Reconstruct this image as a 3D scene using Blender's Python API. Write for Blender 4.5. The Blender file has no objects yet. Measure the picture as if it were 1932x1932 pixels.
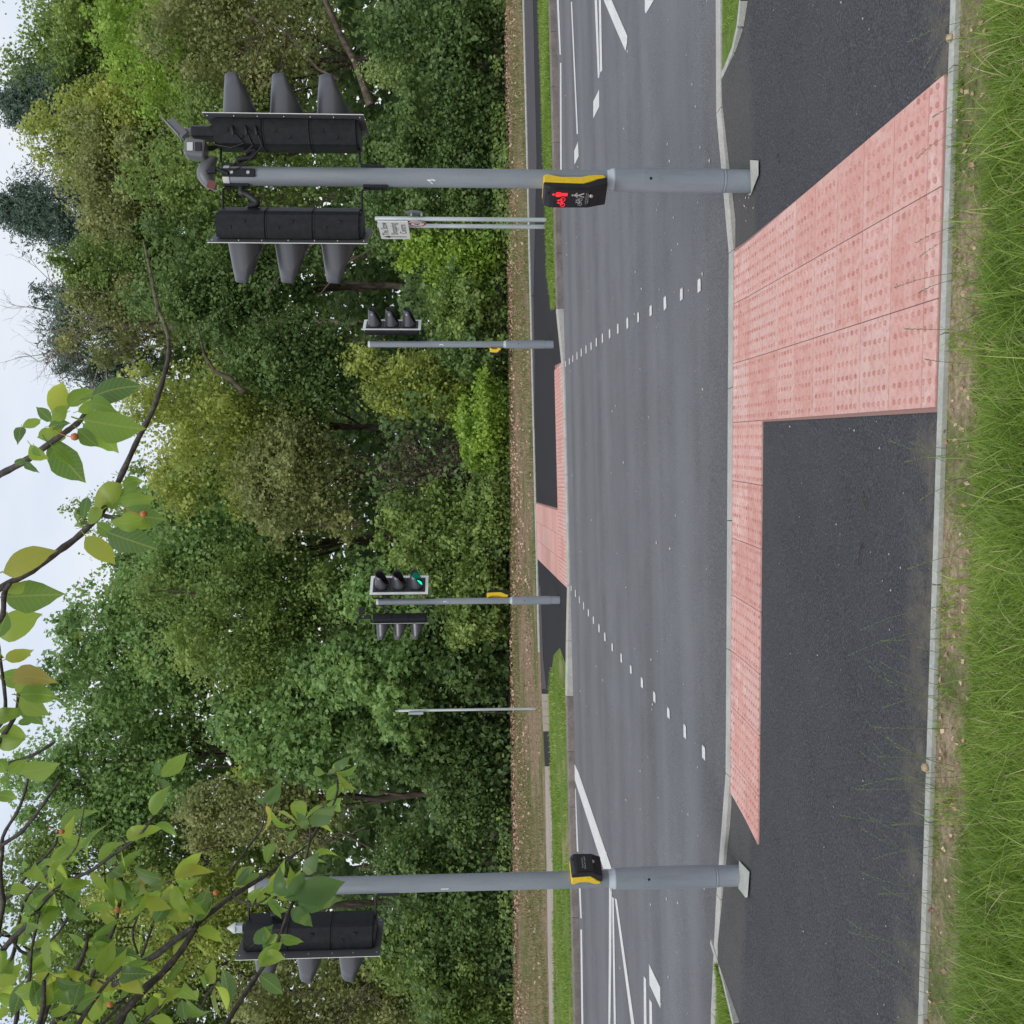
import bpy, bmesh, math, random
import numpy as np
from mathutils import Vector, Matrix

# ------------------------------------------------------------------ camera, world, sun, exposure
scene = bpy.context.scene
COL = scene.collection
PI = math.pi
FOC = 1862.0; CEN = 966.0; HOR = 875.0          # focal length and principal point of the photograph (1932 px wide)
pitch = math.atan((CEN-HOR)/FOC); roll = math.radians(0.35)
Fw = np.array([0, math.cos(pitch), -math.sin(pitch)]); R0 = np.array([1., 0, 0]); U0 = np.cross(R0, Fw)
Rt = R0*math.cos(roll)-U0*math.sin(roll); Up = U0*math.cos(roll)+R0*math.sin(roll)
CAM = np.array([0, 0, 1.87])
cd = bpy.data.cameras.new('camera'); cam = bpy.data.objects.new('camera', cd); COL.objects.link(cam)
cd.sensor_width = 36; cd.lens = 36*FOC/1932; cd.clip_start = .05; cd.clip_end = 900
M = Matrix.Identity(4)                            # the camera is held on its side: world up points left in the picture
for i in range(3):
    M[i][0] = -Up[i]; M[i][1] = Rt[i]; M[i][2] = -Fw[i]; M[i][3] = CAM[i]
cam.matrix_world = M
scene.camera = cam

w = bpy.data.worlds.new('World'); scene.world = w; w.use_nodes = True
nt = w.node_tree; nt.nodes.clear()
N = nt.nodes.new; L = nt.links.new
sky = N('ShaderNodeTexSky'); sky.sky_type = 'NISHITA'; sky.sun_disc = False
sky.sun_elevation = math.radians(48); sky.sun_rotation = math.radians(200)
bg1 = N('ShaderNodeBackground'); bg1.inputs[1].default_value = .09; L(sky.outputs[0], bg1.inputs[0])
tc = N('ShaderNodeTexCoord'); mp = N('ShaderNodeMapping'); mp.inputs['Scale'].default_value = (1, 1, 2.6)
nz = N('ShaderNodeTexNoise'); nz.inputs['Scale'].default_value = 2.1; nz.inputs['Detail'].default_value = 5; nz.inputs['Roughness'].default_value = .5
L(tc.outputs['Generated'], mp.inputs[0]); L(mp.outputs[0], nz.inputs[0])
cr = N('ShaderNodeValToRGB'); cr.color_ramp.elements[0].position = .36; cr.color_ramp.elements[1].position = .62
cr.color_ramp.elements[0].color = (.68, .78, .92, 1); cr.color_ramp.elements[1].color = (.95, .96, .98, 1)
L(nz.outputs[0], cr.inputs[0])
bg2 = N('ShaderNodeBackground'); bg2.inputs[1].default_value = 1.0; L(cr.outputs[0], bg2.inputs[0])
mxw = N('ShaderNodeMixShader'); mxw.inputs[0].default_value = .86
L(bg1.outputs[0], mxw.inputs[1]); L(bg2.outputs[0], mxw.inputs[2])
wo = N('ShaderNodeOutputWorld'); L(mxw.outputs[0], wo.inputs[0])

sd = bpy.data.lights.new('sun', 'SUN'); sun = bpy.data.objects.new('sun', sd); COL.objects.link(sun)
sd.energy = 1.3; sd.angle = math.radians(25); sd.color = (1, .96, .9)
az = math.radians(200); el = math.radians(48)
sun.rotation_euler = Vector((-math.sin(az)*math.cos(el), -math.cos(az)*math.cos(el), -math.sin(el))).to_track_quat('-Z', 'Y').to_euler()
vs = scene.view_settings; vs.view_transform = 'Standard'; vs.look = 'None'; vs.exposure = 0.12; vs.gamma = 1; vs.use_curve_mapping = False
scene.render.engine = 'CYCLES'

# ------------------------------------------------------------------ ground height and picture -> place
KQ = 0.10
PQ = [-50, 3.0, 3.65, 4.3, 6.5, 17.3, 30, 200]
PZ = [.115, .115, .102, .08, .004, .16, .27, .6]
def sstep(t):
    t = np.clip(t, 0, 1); return t*t*(3-2*t)
def gz(x, y):
    q = y+KQ*np.clip(x, -15, 15)
    b = np.interp(q, PQ, PZ)+.017*np.clip(x, -60, 60)
    bank = np.interp(x, [-15, 15], [.45, .0])*sstep((y-22.9)/5.0)
    return b+bank
def ray(X, Y):
    return (Fw*FOC+Rt*((1932-Y)-CEN)-Up*(X-CEN))/FOC
def G(X, Y, h=0.0):
    d = ray(X, Y); t = 8.
    for _ in range(70):
        P = CAM+d*t; z = gz(P[0], P[1])+h
        t = .5*t+.5*max(1, min((z-CAM[2])/d[2] if d[2] < -1e-6 else 200, 200))
    return CAM+d*t
def AT(X, Y, Z):
    return CAM+ray(X, Y)*Z
def pxy(pts, h=0): return [tuple(G(a, b, h)[:2]) for a, b in pts]

# ------------------------------------------------------------------ helpers
def tag(o, label=None, cat=None, group=None, kind=None):
    if label: o['label'] = label
    if cat: o['category'] = cat
    if group: o['group'] = group
    if kind: o['kind'] = kind
    return o
def empty(name, loc=(0, 0, 0), rz=0):
    o = bpy.data.objects.new(name, None); COL.objects.link(o); o.location = loc; o.rotation_euler = (0, 0, rz); o.empty_display_size = .2
    return o
def link(name, me, mat=None, parent=None):
    o = bpy.data.objects.new(name, me); COL.objects.link(o)
    if mat is not None:
        for m in (mat if isinstance(mat, (list, tuple)) else [mat]): me.materials.append(m)
    if parent is not None: o.parent = parent
    return o
class MB:
    def __init__(s): s.v = []; s.f = []; s.mi = []; s.m = 0; s.sm = []
    def add(s, vs_, fs, smooth=False):
        o = len(s.v); s.v += [tuple(map(float, v)) for v in vs_]
        for f in fs: s.f.append(tuple(i+o for i in f)); s.mi.append(s.m); s.sm.append(smooth)
    def box(s, c, d, R=None):
        vs_ = []
        for sx in (-1, 1):
            for sy in (-1, 1):
                for sz in (-1, 1):
                    p = Vector((sx*d[0]/2, sy*d[1]/2, sz*d[2]/2))
                    if R is not None: p = R @ p
                    vs_.append(p+Vector(c))
        s.add(vs_, [(0, 1, 3, 2), (4, 6, 7, 5), (0, 4, 5, 1), (2, 3, 7, 6), (0, 2, 6, 4), (1, 5, 7, 3)])
    def prism(s, poly, ax, a, b):
        """poly in the two other axes, extruded along axis ax from a to b"""
        n = len(poly); vs_ = []
        for t in (a, b):
            for p in poly:
                q = [p[0], p[1]]; q.insert(ax, t); vs_.append(q)
        s.add(vs_, [tuple(range(n))[::-1], tuple(range(n, 2*n))]+[(i, (i+1) % n, n+(i+1) % n, n+i) for i in range(n)])
    def tube(s, pts, r, n=8, cap=True):
        pts = [Vector(p) for p in pts]; m = len(pts)
        rs = r if isinstance(r, (list, tuple)) else [r]*m
        vs_ = []; prev = None
        for i in range(m):
            t = (pts[min(i+1, m-1)]-pts[max(i-1, 0)]).normalized()
            if prev is None:
                a = Vector((0, 0, 1)) if abs(t.z) < .9 else Vector((1, 0, 0)); u = t.cross(a).normalized()
            else:
                u = (prev-t*prev.dot(t)).normalized()
            prev = u; v = t.cross(u)
            for k in range(n):
                an = 2*PI*k/n; vs_.append(pts[i]+(u*math.cos(an)+v*math.sin(an))*rs[i])
        fs = [(i*n+k, i*n+(k+1) % n, (i+1)*n+(k+1) % n, (i+1)*n+k) for i in range(m-1) for k in range(n)]
        s.add(vs_, fs, True)
        if cap:
            s.add(vs_[:n], [tuple(range(n))[::-1]]); s.add(vs_[-n:], [tuple(range(n))])
    def lathe(s, prof, c=(0, 0, 0), n=24, R=None):
        vs_ = []
        for r, z in prof:
            for k in range(n):
                an = 2*PI*k/n; p = Vector((r*math.cos(an), r*math.sin(an), z))
                if R is not None: p = R @ p
                vs_.append(p+Vector(c))
        m = len(prof)
        s.add(vs_, [(i*n+k, i*n+(k+1) % n, (i+1)*n+(k+1) % n, (i+1)*n+k) for i in range(m-1) for k in range(n)], True)
        s.add(vs_[:n], [tuple(range(n))[::-1]]); s.add(vs_[-n:], [tuple(range(n))])
    def mesh(s, name):
        me = bpy.data.meshes.new(name); me.from_pydata(s.v, [], s.f); me.update()
        me.polygons.foreach_set('material_index', s.mi); me.polygons.foreach_set('use_smooth', s.sm)
        return me
    def build(s, name, mat, parent=None, bevel=0):
        o = link(name, s.mesh(name), mat, parent)
        if bevel:
            b = o.modifiers.new('bevel', 'BEVEL'); b.width = bevel; b.segments = 2; b.limit_method = 'ANGLE'; b.angle_limit = math.radians(40)
        return o
def tri_mesh(name, V, T, attr=None):
    """big triangle mesh from numpy arrays, optional per-vertex float 'tint'"""
    me = bpy.data.meshes.new(name); nv = len(V); nf = len(T)
    me.vertices.add(nv); me.vertices.foreach_set('co', np.ascontiguousarray(V, dtype=np.float32).ravel())
    me.loops.add(nf*3); me.loops.foreach_set('vertex_index', np.ascontiguousarray(T, dtype=np.int32).ravel())
    me.polygons.add(nf); me.polygons.foreach_set('loop_start', np.arange(0, nf*3, 3, dtype=np.int32))
    me.update(calc_edges=True)
    if attr is not None:
        a = me.attributes.new('tint', 'FLOAT', 'POINT'); a.data.foreach_set('value', np.ascontiguousarray(attr, dtype=np.float32))
    return me
def sheet(name, poly, h, mat, parent=None, kind=None, hz=None):
    """flat-laid sheet with outline poly (xy), draped on the ground profile"""
    bm = bmesh.new(); vs_ = [bm.verts.new((x, y, 0)) for x, y in poly]; bm.faces.new(vs_)
    xs = [p[0] for p in poly]; ys = [p[1] for p in poly]
    def cut(co, no):
        bmesh.ops.bisect_plane(bm, geom=bm.verts[:]+bm.edges[:]+bm.faces[:], plane_co=co, plane_no=no, dist=1e-6)
    for q in PQ[1:-1]: cut((0, q, 0), (KQ, 1, 0))
    for q in np.arange(22.9, 28.5, .7):
        if min(ys) < q < max(ys): cut((0, q, 0), (0, 1, 0))
    for x in (-60, -30, -15, -8, -4, 0, 4, 8, 15, 30, 60):
        if min(xs) < x < max(xs): cut((x, 0, 0), (1, 0, 0))
    bmesh.ops.triangulate(bm, faces=bm.faces[:])
    for v in bm.verts: v.co.z = float(gz(v.co.x, v.co.y))+(hz(v.co.x, v.co.y) if hz else 0)+h
    for f in bm.faces:
        if f.normal.z < 0: f.normal_flip()
    bm.normal_update()
    for f in bm.faces:
        if f.normal.z < 0: f.normal_flip()
    me = bpy.data.meshes.new(name); bm.to_mesh(me); bm.free()
    return tag(link(name, me, mat, parent), kind=kind)

# ------------------------------------------------------------------ materials
def mat(name, col, rough=.6, metal=0, spec=.5):
    m = bpy.data.materials.new(name); m.use_nodes = True; b = m.node_tree.nodes['Principled BSDF']
    b.inputs['Base Color'].default_value = (*col, 1); b.inputs['Roughness'].default_value = rough; b.inputs['Metallic'].default_value = metal
    b.inputs['Specular IOR Level'].default_value = spec
    return m
def nodes(m): return m.node_tree.nodes, m.node_tree.links, m.node_tree.nodes['Principled BSDF']
def noise(m, scale, detail=4, rough=.55, coord='Object', vec_scale=None, dist=0):
    n, l, b = nodes(m); t = n.new('ShaderNodeTexCoord'); z = n.new('ShaderNodeTexNoise')
    z.inputs['Scale'].default_value = scale; z.inputs['Detail'].default_value = detail; z.inputs['Roughness'].default_value = rough; z.inputs['Distortion'].default_value = dist
    if vec_scale:
        mp_ = n.new('ShaderNodeMapping'); mp_.inputs['Scale'].default_value = vec_scale; l.new(t.outputs[coord], mp_.inputs[0]); l.new(mp_.outputs[0], z.inputs[0])
    else: l.new(t.outputs[coord], z.inputs[0])
    return z.outputs[0]
def ramp(m, fac, stops):
    n, l, b = nodes(m); r = n.new('ShaderNodeValToRGB'); l.new(fac, r.inputs[0])
    e = r.color_ramp.elements
    while len(e) < len(stops): e.new(.5)
    for k, (p, c) in enumerate(stops):
        e[k].position = p; e[k].color = (*c, 1) if len(c) == 3 else c
    return r.outputs[0]
def mixc(m, fac, a, b_, mode='MIX'):
    n, l, b = nodes(m); x = n.new('ShaderNodeMix'); x.data_type = 'RGBA'; x.blend_type = mode
    if isinstance(fac, (int, float)): x.inputs[0].default_value = fac
    else: l.new(fac, x.inputs[0])
    for s_, v in ((6, a), (7, b_)):
        if isinstance(v, tuple): x.inputs[s_].default_value = (*v, 1)
        else: l.new(v, x.inputs[s_])
    return x.outputs[2]
def bump(m, h, strength=.3, dist=.01):
    n, l, b = nodes(m); k = n.new('ShaderNodeBump'); k.inputs['Strength'].default_value = strength; k.inputs['Distance'].default_value = dist
    l.new(h, k.inputs['Height']); l.new(k.outputs[0], b.inputs['Normal'])
def setc(m, c): n, l, b = nodes(m); l.new(c, b.inputs['Base Color'])
B1 = (0, 0, 0); W1 = (1, 1, 1)
def asphalt(name, base, light, stone, tracks=False, patch=.35, dust=None, strip=False):
    m = mat(name, base, .82, 0, .35)
    fine = noise(m, 95, 3, .7); c = ramp(m, fine, [(.32, tuple(x*.36 for x in base)), (.5, base), (.66, tuple(x*1.25 for x in light))])
    mid = noise(m, 1.6, 5, .6); c = mixc(m, ramp(m, mid, [(.35, B1), (.7, tuple([patch]*3))]), c, tuple(x*1.35 for x in light))
    if tracks:
        band = noise(m, 1.0, 3, .5, 'Object', (.035, 1.15, .0)); c = mixc(m, ramp(m, band, [(.36, B1), (.62, (.55,)*3)]), c, tuple(x*1.05 for x in light))
        b2 = noise(m, 1.6, 2, .4, 'Object', (.015, 1.0, .0)); c = mixc(m, ramp(m, b2, [(.42, B1), (.75, (.30,)*3)]), c, tuple(x*.5 for x in base))
    if tracks:                                    # darker, coarser surface in the gutter that tyres never polish
        n, l, b = nodes(m); t = n.new('ShaderNodeTexCoord'); d_ = n.new('ShaderNodeVectorMath'); d_.operation = 'DOT_PRODUCT'; l.new(t.outputs['Object'], d_.inputs[0]); d_.inputs[1].default_value = (.108, 1, 0)
        a_ = n.new('ShaderNodeMath'); a_.operation = 'MULTIPLY_ADD'; l.new(noise(m, 2.5, 5, .7), a_.inputs[0]); a_.inputs[1].default_value = .5; l.new(d_.outputs['Value'], a_.inputs[2])
        r_ = n.new('ShaderNodeMapRange'); l.new(a_.outputs[0], r_.inputs[0]); r_.inputs[1].default_value = 7.15; r_.inputs[2].default_value = 7.95; r_.inputs[3].default_value = .62; r_.inputs[4].default_value = 0
        c = mixc(m, r_.outputs[0], c, ramp(m, noise(m, 60, 3, .75), [(.36, (.03, .03, .033)), (.52, (.085, .083, .085)), (.68, (.21, .205, .20))]))
        c = mixc(m, ramp(m, noise(m, .35, 5, .6, 'Object', (.4, 1, 1)), [(.45, B1), (.62, (.16,)*3)]), c, (.06, .06, .063))
    if dust:
        d = noise(m, 2.4, 6, .65, dist=.6); c = mixc(m, ramp(m, d, [(.46, B1), (.66, (.5,)*3)]), c, dust)
    if strip:                                     # dusty, older surfacing along the kerb and the grass edging, where people do not walk
        n, l, b = nodes(m); t = n.new('ShaderNodeTexCoord')
        def band(vec, lo, hi, w_):
            d_ = n.new('ShaderNodeVectorMath'); d_.operation = 'DOT_PRODUCT'; l.new(t.outputs['Object'], d_.inputs[0]); d_.inputs[1].default_value = vec
            a_ = n.new('ShaderNodeMath'); a_.operation = 'MULTIPLY_ADD'; l.new(noise(m, 3.2, 6, .7), a_.inputs[0]); a_.inputs[1].default_value = w_; l.new(d_.outputs['Value'], a_.inputs[2])
            r_ = n.new('ShaderNodeMapRange'); l.new(a_.outputs[0], r_.inputs[0]); r_.inputs[1].default_value = lo; r_.inputs[2].default_value = hi; return r_.outputs[0]
        k1 = band((.108, 1, 0), 6.26, 6.36, .08); k2 = band((-.115, -1, 0), -3.72-.05, -3.60+.05, .28)
        c = mixc(m, mixc(m, 1.0, k1, ramp(m, noise(m, 1.4, 6, .7), [(.3, (.35,)*3), (.65, (.9,)*3)]), 'MULTIPLY'), c, mixc(m, fine, (.052, .049, .048), (.135, .125, .115)))
        c = mixc(m, mixc(m, 1.0, k2, ramp(m, noise(m, 5, 6, .7), [(.42, B1), (.66, (.8,)*3)]), 'MULTIPLY'), c, (.17, .145, .11))
    n, l, b = nodes(m); t = n.new('ShaderNodeTexCoord'); vo = n.new('ShaderNodeTexVoronoi'); vo.inputs['Scale'].default_value = 26; l.new(t.outputs['Object'], vo.inputs[0])
    sp = ramp(m, vo.outputs['Distance'], [(.045, W1), (.07, B1)])
    g = noise(m, 9, 2); gate = ramp(m, g, [(.54, B1), (.58, W1)])
    c = mixc(m, mixc(m, 1.0, sp, gate, 'MULTIPLY'), c, stone)
    setc(m, c); bump(m, noise(m, 120, 2, .6), .5, .006)
    return m
M_road = asphalt('road asphalt', (.118, .118, .128), (.19, .19, .205), (.42, .40, .37), True, .25)
M_path = asphalt('dark new asphalt', (.046, .047, .053), (.080, .081, .090), (.32, .30, .27), False, .16, None, True)
M_farpath = asphalt('black far asphalt', (.022, .020, .025), (.040, .037, .043), (.12, .11, .10), False, .06)
M_oldpath = asphalt('worn grey asphalt', (.075, .068, .078), (.11, .10, .11), (.2, .18, .16), False, .15)
M_gravelpath = asphalt('pale worn path', (.34, .29, .25), (.46, .40, .35), (.5, .46, .4), False, .3)
def concrete(name, base, dark, sc=6):
    m = mat(name, base, .85, 0, .3)
    c = ramp(m, noise(m, sc, 7, .65), [(.3, dark), (.62, base)])
    c = mixc(m, ramp(m, noise(m, 60, 2), [(.4, (.35,)*3), (.6, B1)]), c, tuple(x*.7 for x in dark))
    n, l, b = nodes(m); oi = n.new('ShaderNodeObjectInfo'); c = mixc(m, ramp(m, oi.outputs['Random'], [(0, B1), (1, (.35,)*3)]), c, dark)
    setc(m, c); bump(m, noise(m, 45, 3), .35, .004); return m
M_kerb = concrete('pale new kerb concrete', (.52, .51, .48), (.38, .36, .33))
M_kerbold = concrete('weathered kerb concrete', (.27, .235, .215), (.15, .13, .12))
M_edging = concrete('edging concrete', (.52, .52, .48), (.36, .37, .33), 9)
M_slabpale = concrete('pale concrete flags', (.42, .37, .30), (.30, .26, .21))
def slabmat(name, wash):
    m = mat(name, (.58, .26, .22), .8, 0, .3)
    n, l, b = nodes(m); oi = n.new('ShaderNodeObjectInfo')
    c = ramp(m, oi.outputs['Random'], [(0, (.60, .31, .265)), (.5, (.66, .375, .33)), (1, (.64, .41, .37))])
    d = noise(m, 7, 7, .65, 'Object', None, .4); c = mixc(m, ramp(m, d, [(.44, B1), (.68, (wash,)*3)]), c, (.74, .56, .52))
    e = noise(m, 38, 4, .6); c = mixc(m, ramp(m, e, [(.38, (.35,)*3), (.52, B1)]), c, (.42, .17, .14))
    sp = noise(m, 120, 1, .5); c = mixc(m, ramp(m, sp, [(.22, (.5,)*3), (.27, B1)]), c, (.2, .09, .07))
    setc(m, c); bump(m, noise(m, 70, 3), .25, .003); return m
M_slab = slabmat('red blister paving', .38)
M_slabw = slabmat('red blister paving with lime bloom', .85)
M_slabfar = slabmat('red blister paving far', .12)
M_dome = mat('worn blister tops with painted shade', (.36, .15, .125), .75, 0, .3)  # darker red holds both worn tops and shade of the domes, put into the colour
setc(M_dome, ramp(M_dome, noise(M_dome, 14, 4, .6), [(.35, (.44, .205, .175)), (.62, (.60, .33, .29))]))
M_mortar = mat('dusty joint', (.30, .17, .15), .9)
def paint(name):
    m = mat(name, (.74, .73, .72), .6)
    c = ramp(m, noise(m, 55, 5, .7), [(.36, (.36, .35, .35)), (.47, (.74, .73, .72))]); c = mixc(m, ramp(m, noise(m, 4, 5, .7), [(.4, (.3,)*3), (.6, B1)]), c, (.5, .49, .48)); setc(m, c); return m
M_paint = paint('white road paint')
M_soil = mat('soil', (.2, .15, .1), .95, 0, .2)
c = ramp(M_soil, noise(M_soil, 34, 7, .75), [(.3, (.13, .095, .06)), (.5, (.29, .22, .145)), (.68, (.46, .38, .26))])
c = mixc(M_soil, ramp(M_soil, noise(M_soil, 2.3, 5, .6), [(.45, B1), (.62, (.75,)*3)]), c, (.075, .115, .025))
setc(M_soil, c); bump(M_soil, noise(M_soil, 40, 4), .8, .02)
M_bank = mat('dry grass bank', (.2, .15, .1), .95, 0, .2)
c = ramp(M_bank, noise(M_bank, 9, 6, .75), [(.3, (.13, .085, .055)), (.5, (.27, .19, .13)), (.68, (.38, .30, .21))])
c = mixc(M_bank, ramp(M_bank, noise(M_bank, .9, 5, .65, 'Object', (.5, 1.5, 1)), [(.47, B1), (.6, (.8,)*3)]), c, (.10, .14, .035))
setc(M_bank, c); bump(M_bank, noise(M_bank, 18, 5), .9, .04)
M_earth = mat('dark woodland earth', (.05, .038, .025), .95, 0, .2)
M_verge = mat('verge turf', (.1, .15, .03), .95, 0, .2)
c = ramp(M_verge, noise(M_verge, 14, 6, .75), [(.3, (.07, .115, .02)), (.5, (.12, .19, .035)), (.7, (.20, .25, .06))])
c = mixc(M_verge, ramp(M_verge, noise(M_verge, 1.4, 5, .6), [(.5, B1), (.63, (.8,)*3)]), c, (.30, .25, .14))
setc(M_verge, c); bump(M_verge, noise(M_verge, 30, 4), .8, .03)

def leafmat(name, stops, trans=.35, rough=.5, spec=.4, attr='tint', brown=None):
    m = mat(name, stops[0][1], rough, 0, spec); n, l, b = nodes(m)
    if attr == 'tint':
        a = n.new('ShaderNodeAttribute'); a.attribute_name = 'tint'; fac = a.outputs['Fac']
    else:
        a = n.new('ShaderNodeObjectInfo'); fac = a.outputs['Random']
    c = ramp(m, fac, stops)
    if brown:
        k = noise(m, brown[0], 3, .6); c = mixc(m, ramp(m, k, [(brown[2], B1), (brown[2]+.1, (.8,)*3)]), c, brown[1])
    l.new(c, b.inputs['Base Color'])
    tr = n.new('ShaderNodeBsdfTranslucent'); hs = n.new('ShaderNodeHueSaturation'); hs.inputs['Value'].default_value = 1.7; hs.inputs['Hue'].default_value = .485; l.new(c, hs.inputs['Color']); l.new(hs.outputs[0], tr.inputs[0])
    mx = n.new('ShaderNodeMixShader'); mx.inputs[0].default_value = trans; out = n['Material Output']
    l.new(b.outputs[0], mx.inputs[1]); l.new(tr.outputs[0], mx.inputs[2]); l.new(mx.outputs[0], out.inputs[0])
    return m
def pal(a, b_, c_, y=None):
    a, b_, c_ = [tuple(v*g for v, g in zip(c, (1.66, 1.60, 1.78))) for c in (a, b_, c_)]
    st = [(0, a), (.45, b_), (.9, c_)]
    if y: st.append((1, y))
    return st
LM = {
 'mid':   leafmat('mid green leaves', pal((.065, .115, .03), (.12, .185, .045), (.19, .26, .065))),
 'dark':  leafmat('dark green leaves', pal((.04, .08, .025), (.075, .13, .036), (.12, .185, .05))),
 'bright':leafmat('bright green leaves', pal((.09, .16, .025), (.16, .26, .04), (.25, .35, .06))),
 'yel':   leafmat('yellow green leaves', pal((.10, .145, .035), (.185, .235, .05), (.28, .325, .075), (.42, .40, .06))),
 'olive': leafmat('olive leaves', pal((.085, .11, .04), (.15, .178, .06), (.24, .262, .095), (.33, .30, .13))),
 'blue':  leafmat('blue green needles', pal((.04, .072, .052), (.065, .105, .072), (.10, .145, .095)), .15),
 'pale':  leafmat('fresh pale green leaves', pal((.12, .18, .055), (.19, .26, .085), (.27, .34, .12))),
 'maple': leafmat('maple leaves', pal((.065, .125, .042), (.12, .205, .06), (.19, .29, .085), (.38, .38, .06))),
 'brown': leafmat('brown twig tips', pal((.06, .05, .035), (.10, .085, .055), (.14, .12, .07)), .1),
}
M_litter = leafmat('dry fallen leaves', pal((.12, .06, .035), (.26, .16, .10), (.42, .31, .22)), .1)
M_bark = mat('grey brown bark', (.1, .08, .06), .9, 0, .2)
setc(M_bark, ramp(M_bark, noise(M_bark, 8, 6, .7, 'Object', (1, 1, .3)), [(.35, (.045, .035, .028)), (.6, (.14, .11, .085)), (.75, (.24, .21, .17))])); bump(M_bark, noise(M_bark, 25, 4), .8, .02)
M_pale_bark = mat('pale dead wood', (.25, .2, .16), .9, 0, .2)
setc(M_pale_bark, ramp(M_pale_bark, noise(M_pale_bark, 6, 5, .7), [(.35, (.12, .095, .075)), (.65, (.30, .25, .20))]))
M_cherry = mat('cherry twig bark', (.05, .04, .04), .7)
setc(M_cherry, ramp(M_cherry, noise(M_cherry, 60, 5, .7), [(.35, (.025, .02, .022)), (.58, (.075, .062, .058)), (.72, (.17, .155, .14))])); bump(M_cherry, noise(M_cherry, 150, 3), .7, .003)
M_lichen = mat('lichen covered twig', (.12, .12, .08), .9)
setc(M_lichen, ramp(M_lichen, noise(M_lichen, 70, 5, .7), [(.38, (.05, .045, .035)), (.55, (.15, .145, .09)), (.7, (.26, .24, .14))])); bump(M_lichen, noise(M_lichen, 120, 3), .8, .004)
M_cleaf = leafmat('cherry leaves', [(0, (.11, .20, .075)), (.2, (.155, .29, .06)), (.5, (.22, .37, .06)), (.88, (.31, .44, .065)), (.99, (.42, .44, .07)), (1, (.40, .32, .10))], .60, .36, .5, 'rnd', (30, (.24, .17, .06), .74))
def leaf_veins(m):
    n, l, b = nodes(m); t = n.new('ShaderNodeTexCoord'); sx = n.new('ShaderNodeSeparateXYZ'); l.new(t.outputs['Object'], sx.inputs[0])
    def mt(op, a_, b_=None):
        k = n.new('ShaderNodeMath'); k.operation = op
        for i_, v in enumerate((a_, b_)):
            if v is None: continue
            if isinstance(v, (int, float)): k.inputs[i_].default_value = v
            else: l.new(v, k.inputs[i_])
        return k.outputs[0]
    ay = mt('ABSOLUTE', sx.outputs['Y']); mid = mt('LESS_THAN', ay, .012)
    sv = mt('GREATER_THAN', mt('SINE', mt('MULTIPLY', mt('SUBTRACT', sx.outputs['X'], mt('MULTIPLY', ay, .9)), 62)), .86)
    fac = mt('MULTIPLY', mt('MAXIMUM', mid, mt('MULTIPLY', sv, .45)), .6)
    for nd in list(n):
        if nd.type == 'BSDF_PRINCIPLED' or nd.type == 'HUE_SAT':
            inp = nd.inputs['Base Color' if nd.type == 'BSDF_PRINCIPLED' else 'Color']
            if inp.links: inp_src = inp.links[0].from_socket; l.new(mixc(m, fac, inp_src, (.34, .42, .13)), inp)
    bump(m, mt('MULTIPLY', fac, -1), .5, .004)
leaf_veins(M_cleaf)
M_cherryfruit = mat('orange cherry', (.50, .17, .05), .4)
M_grass = leafmat('lawn grass blades', [(0, (.10, .175, .03)), (.42, (.185, .30, .045)), (.75, (.31, .43, .085)), (.92, (.46, .50, .18)), (1, (.60, .52, .31))], .35, .45)
M_seed = leafmat('pale grass seed heads', [(0, (.16, .20, .08)), (1, (.34, .34, .19))], .3, .6)

M_pole = mat('blue grey pole coating', (.235, .265, .305), .42, 0, .5)
c = ramp(M_pole, noise(M_pole, 5, 5, .6, 'Object', (1, 1, .25)), [(.35, (.215, .245, .28)), (.65, (.27, .30, .34))])
c = mixc(M_pole, ramp(M_pole, noise(M_pole, 90, 3, .6), [(.60, B1), (.70, (.45,)*3)]), c, (.16, .165, .17)); c = mixc(M_pole, ramp(M_pole, noise(M_pole, 16, 6, .7, 'Object', (1, 1, .12)), [(.52, B1), (.72, (.35,)*3)]), c, (.17, .165, .155)); setc(M_pole, c)
M_cap = mat('pale plastic cap', (.55, .56, .55), .5)
M_weld = mat('galvanised collar', (.46, .52, .58), .35, .1)
M_black = mat('black polycarbonate', (.016, .018, .022), .48, 0, .32)
setc(M_black, ramp(M_black, noise(M_black, 30, 4, .7), [(.4, (.009, .010, .013)), (.8, (.024, .026, .031))]))
M_blackface = mat('matt black face', (.010, .010, .012), .35)
M_visor = mat('dark grey visor', (.05, .052, .062), .33, 0, .8)
M_boardback = mat('grey board back', (.085, .088, .095), .5)
M_white = mat('white reflective border', (.86, .86, .85), .45)
M_yellow = mat('yellow shell', (.72, .47, .02), .4)
c = ramp(M_yellow, noise(M_yellow, 40, 4), [(.3, (.74, .49, .015)), (.6, (.84, .58, .02))]); setc(M_yellow, c)
M_galv = mat('galvanised steel', (.42, .46, .47), .45, .2)
setc(M_galv, ramp(M_galv, noise(M_galv, 12, 4, .6, 'Object', (1, 1, .1)), [(.35, (.34, .38, .39)), (.65, (.50, .54, .55))]))
M_rubber = mat('black hose', (.02, .02, .023), .5)
M_bolt = mat('bolt steel', (.5, .5, .48), .35, .6)
M_redglass = mat('dark red lens', (.10, .012, .010), .25)
M_ambglass = mat('dark amber lens', (.10, .045, .008), .25)
M_grnglass = mat('dark green lens', (.01, .05, .04), .25)
def emis(name, col, s):
    m = mat(name, (.02, .02, .02), .4); b = m.node_tree.nodes['Principled BSDF']; b.inputs['Emission Color'].default_value = (*col, 1); b.inputs['Emission Strength'].default_value = s; return m
M_green = emis('lit green lens', (.0, .75, .45), 1.6)
M_red = emis('lit red symbol', (1, .015, .03), 1.25)
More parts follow.
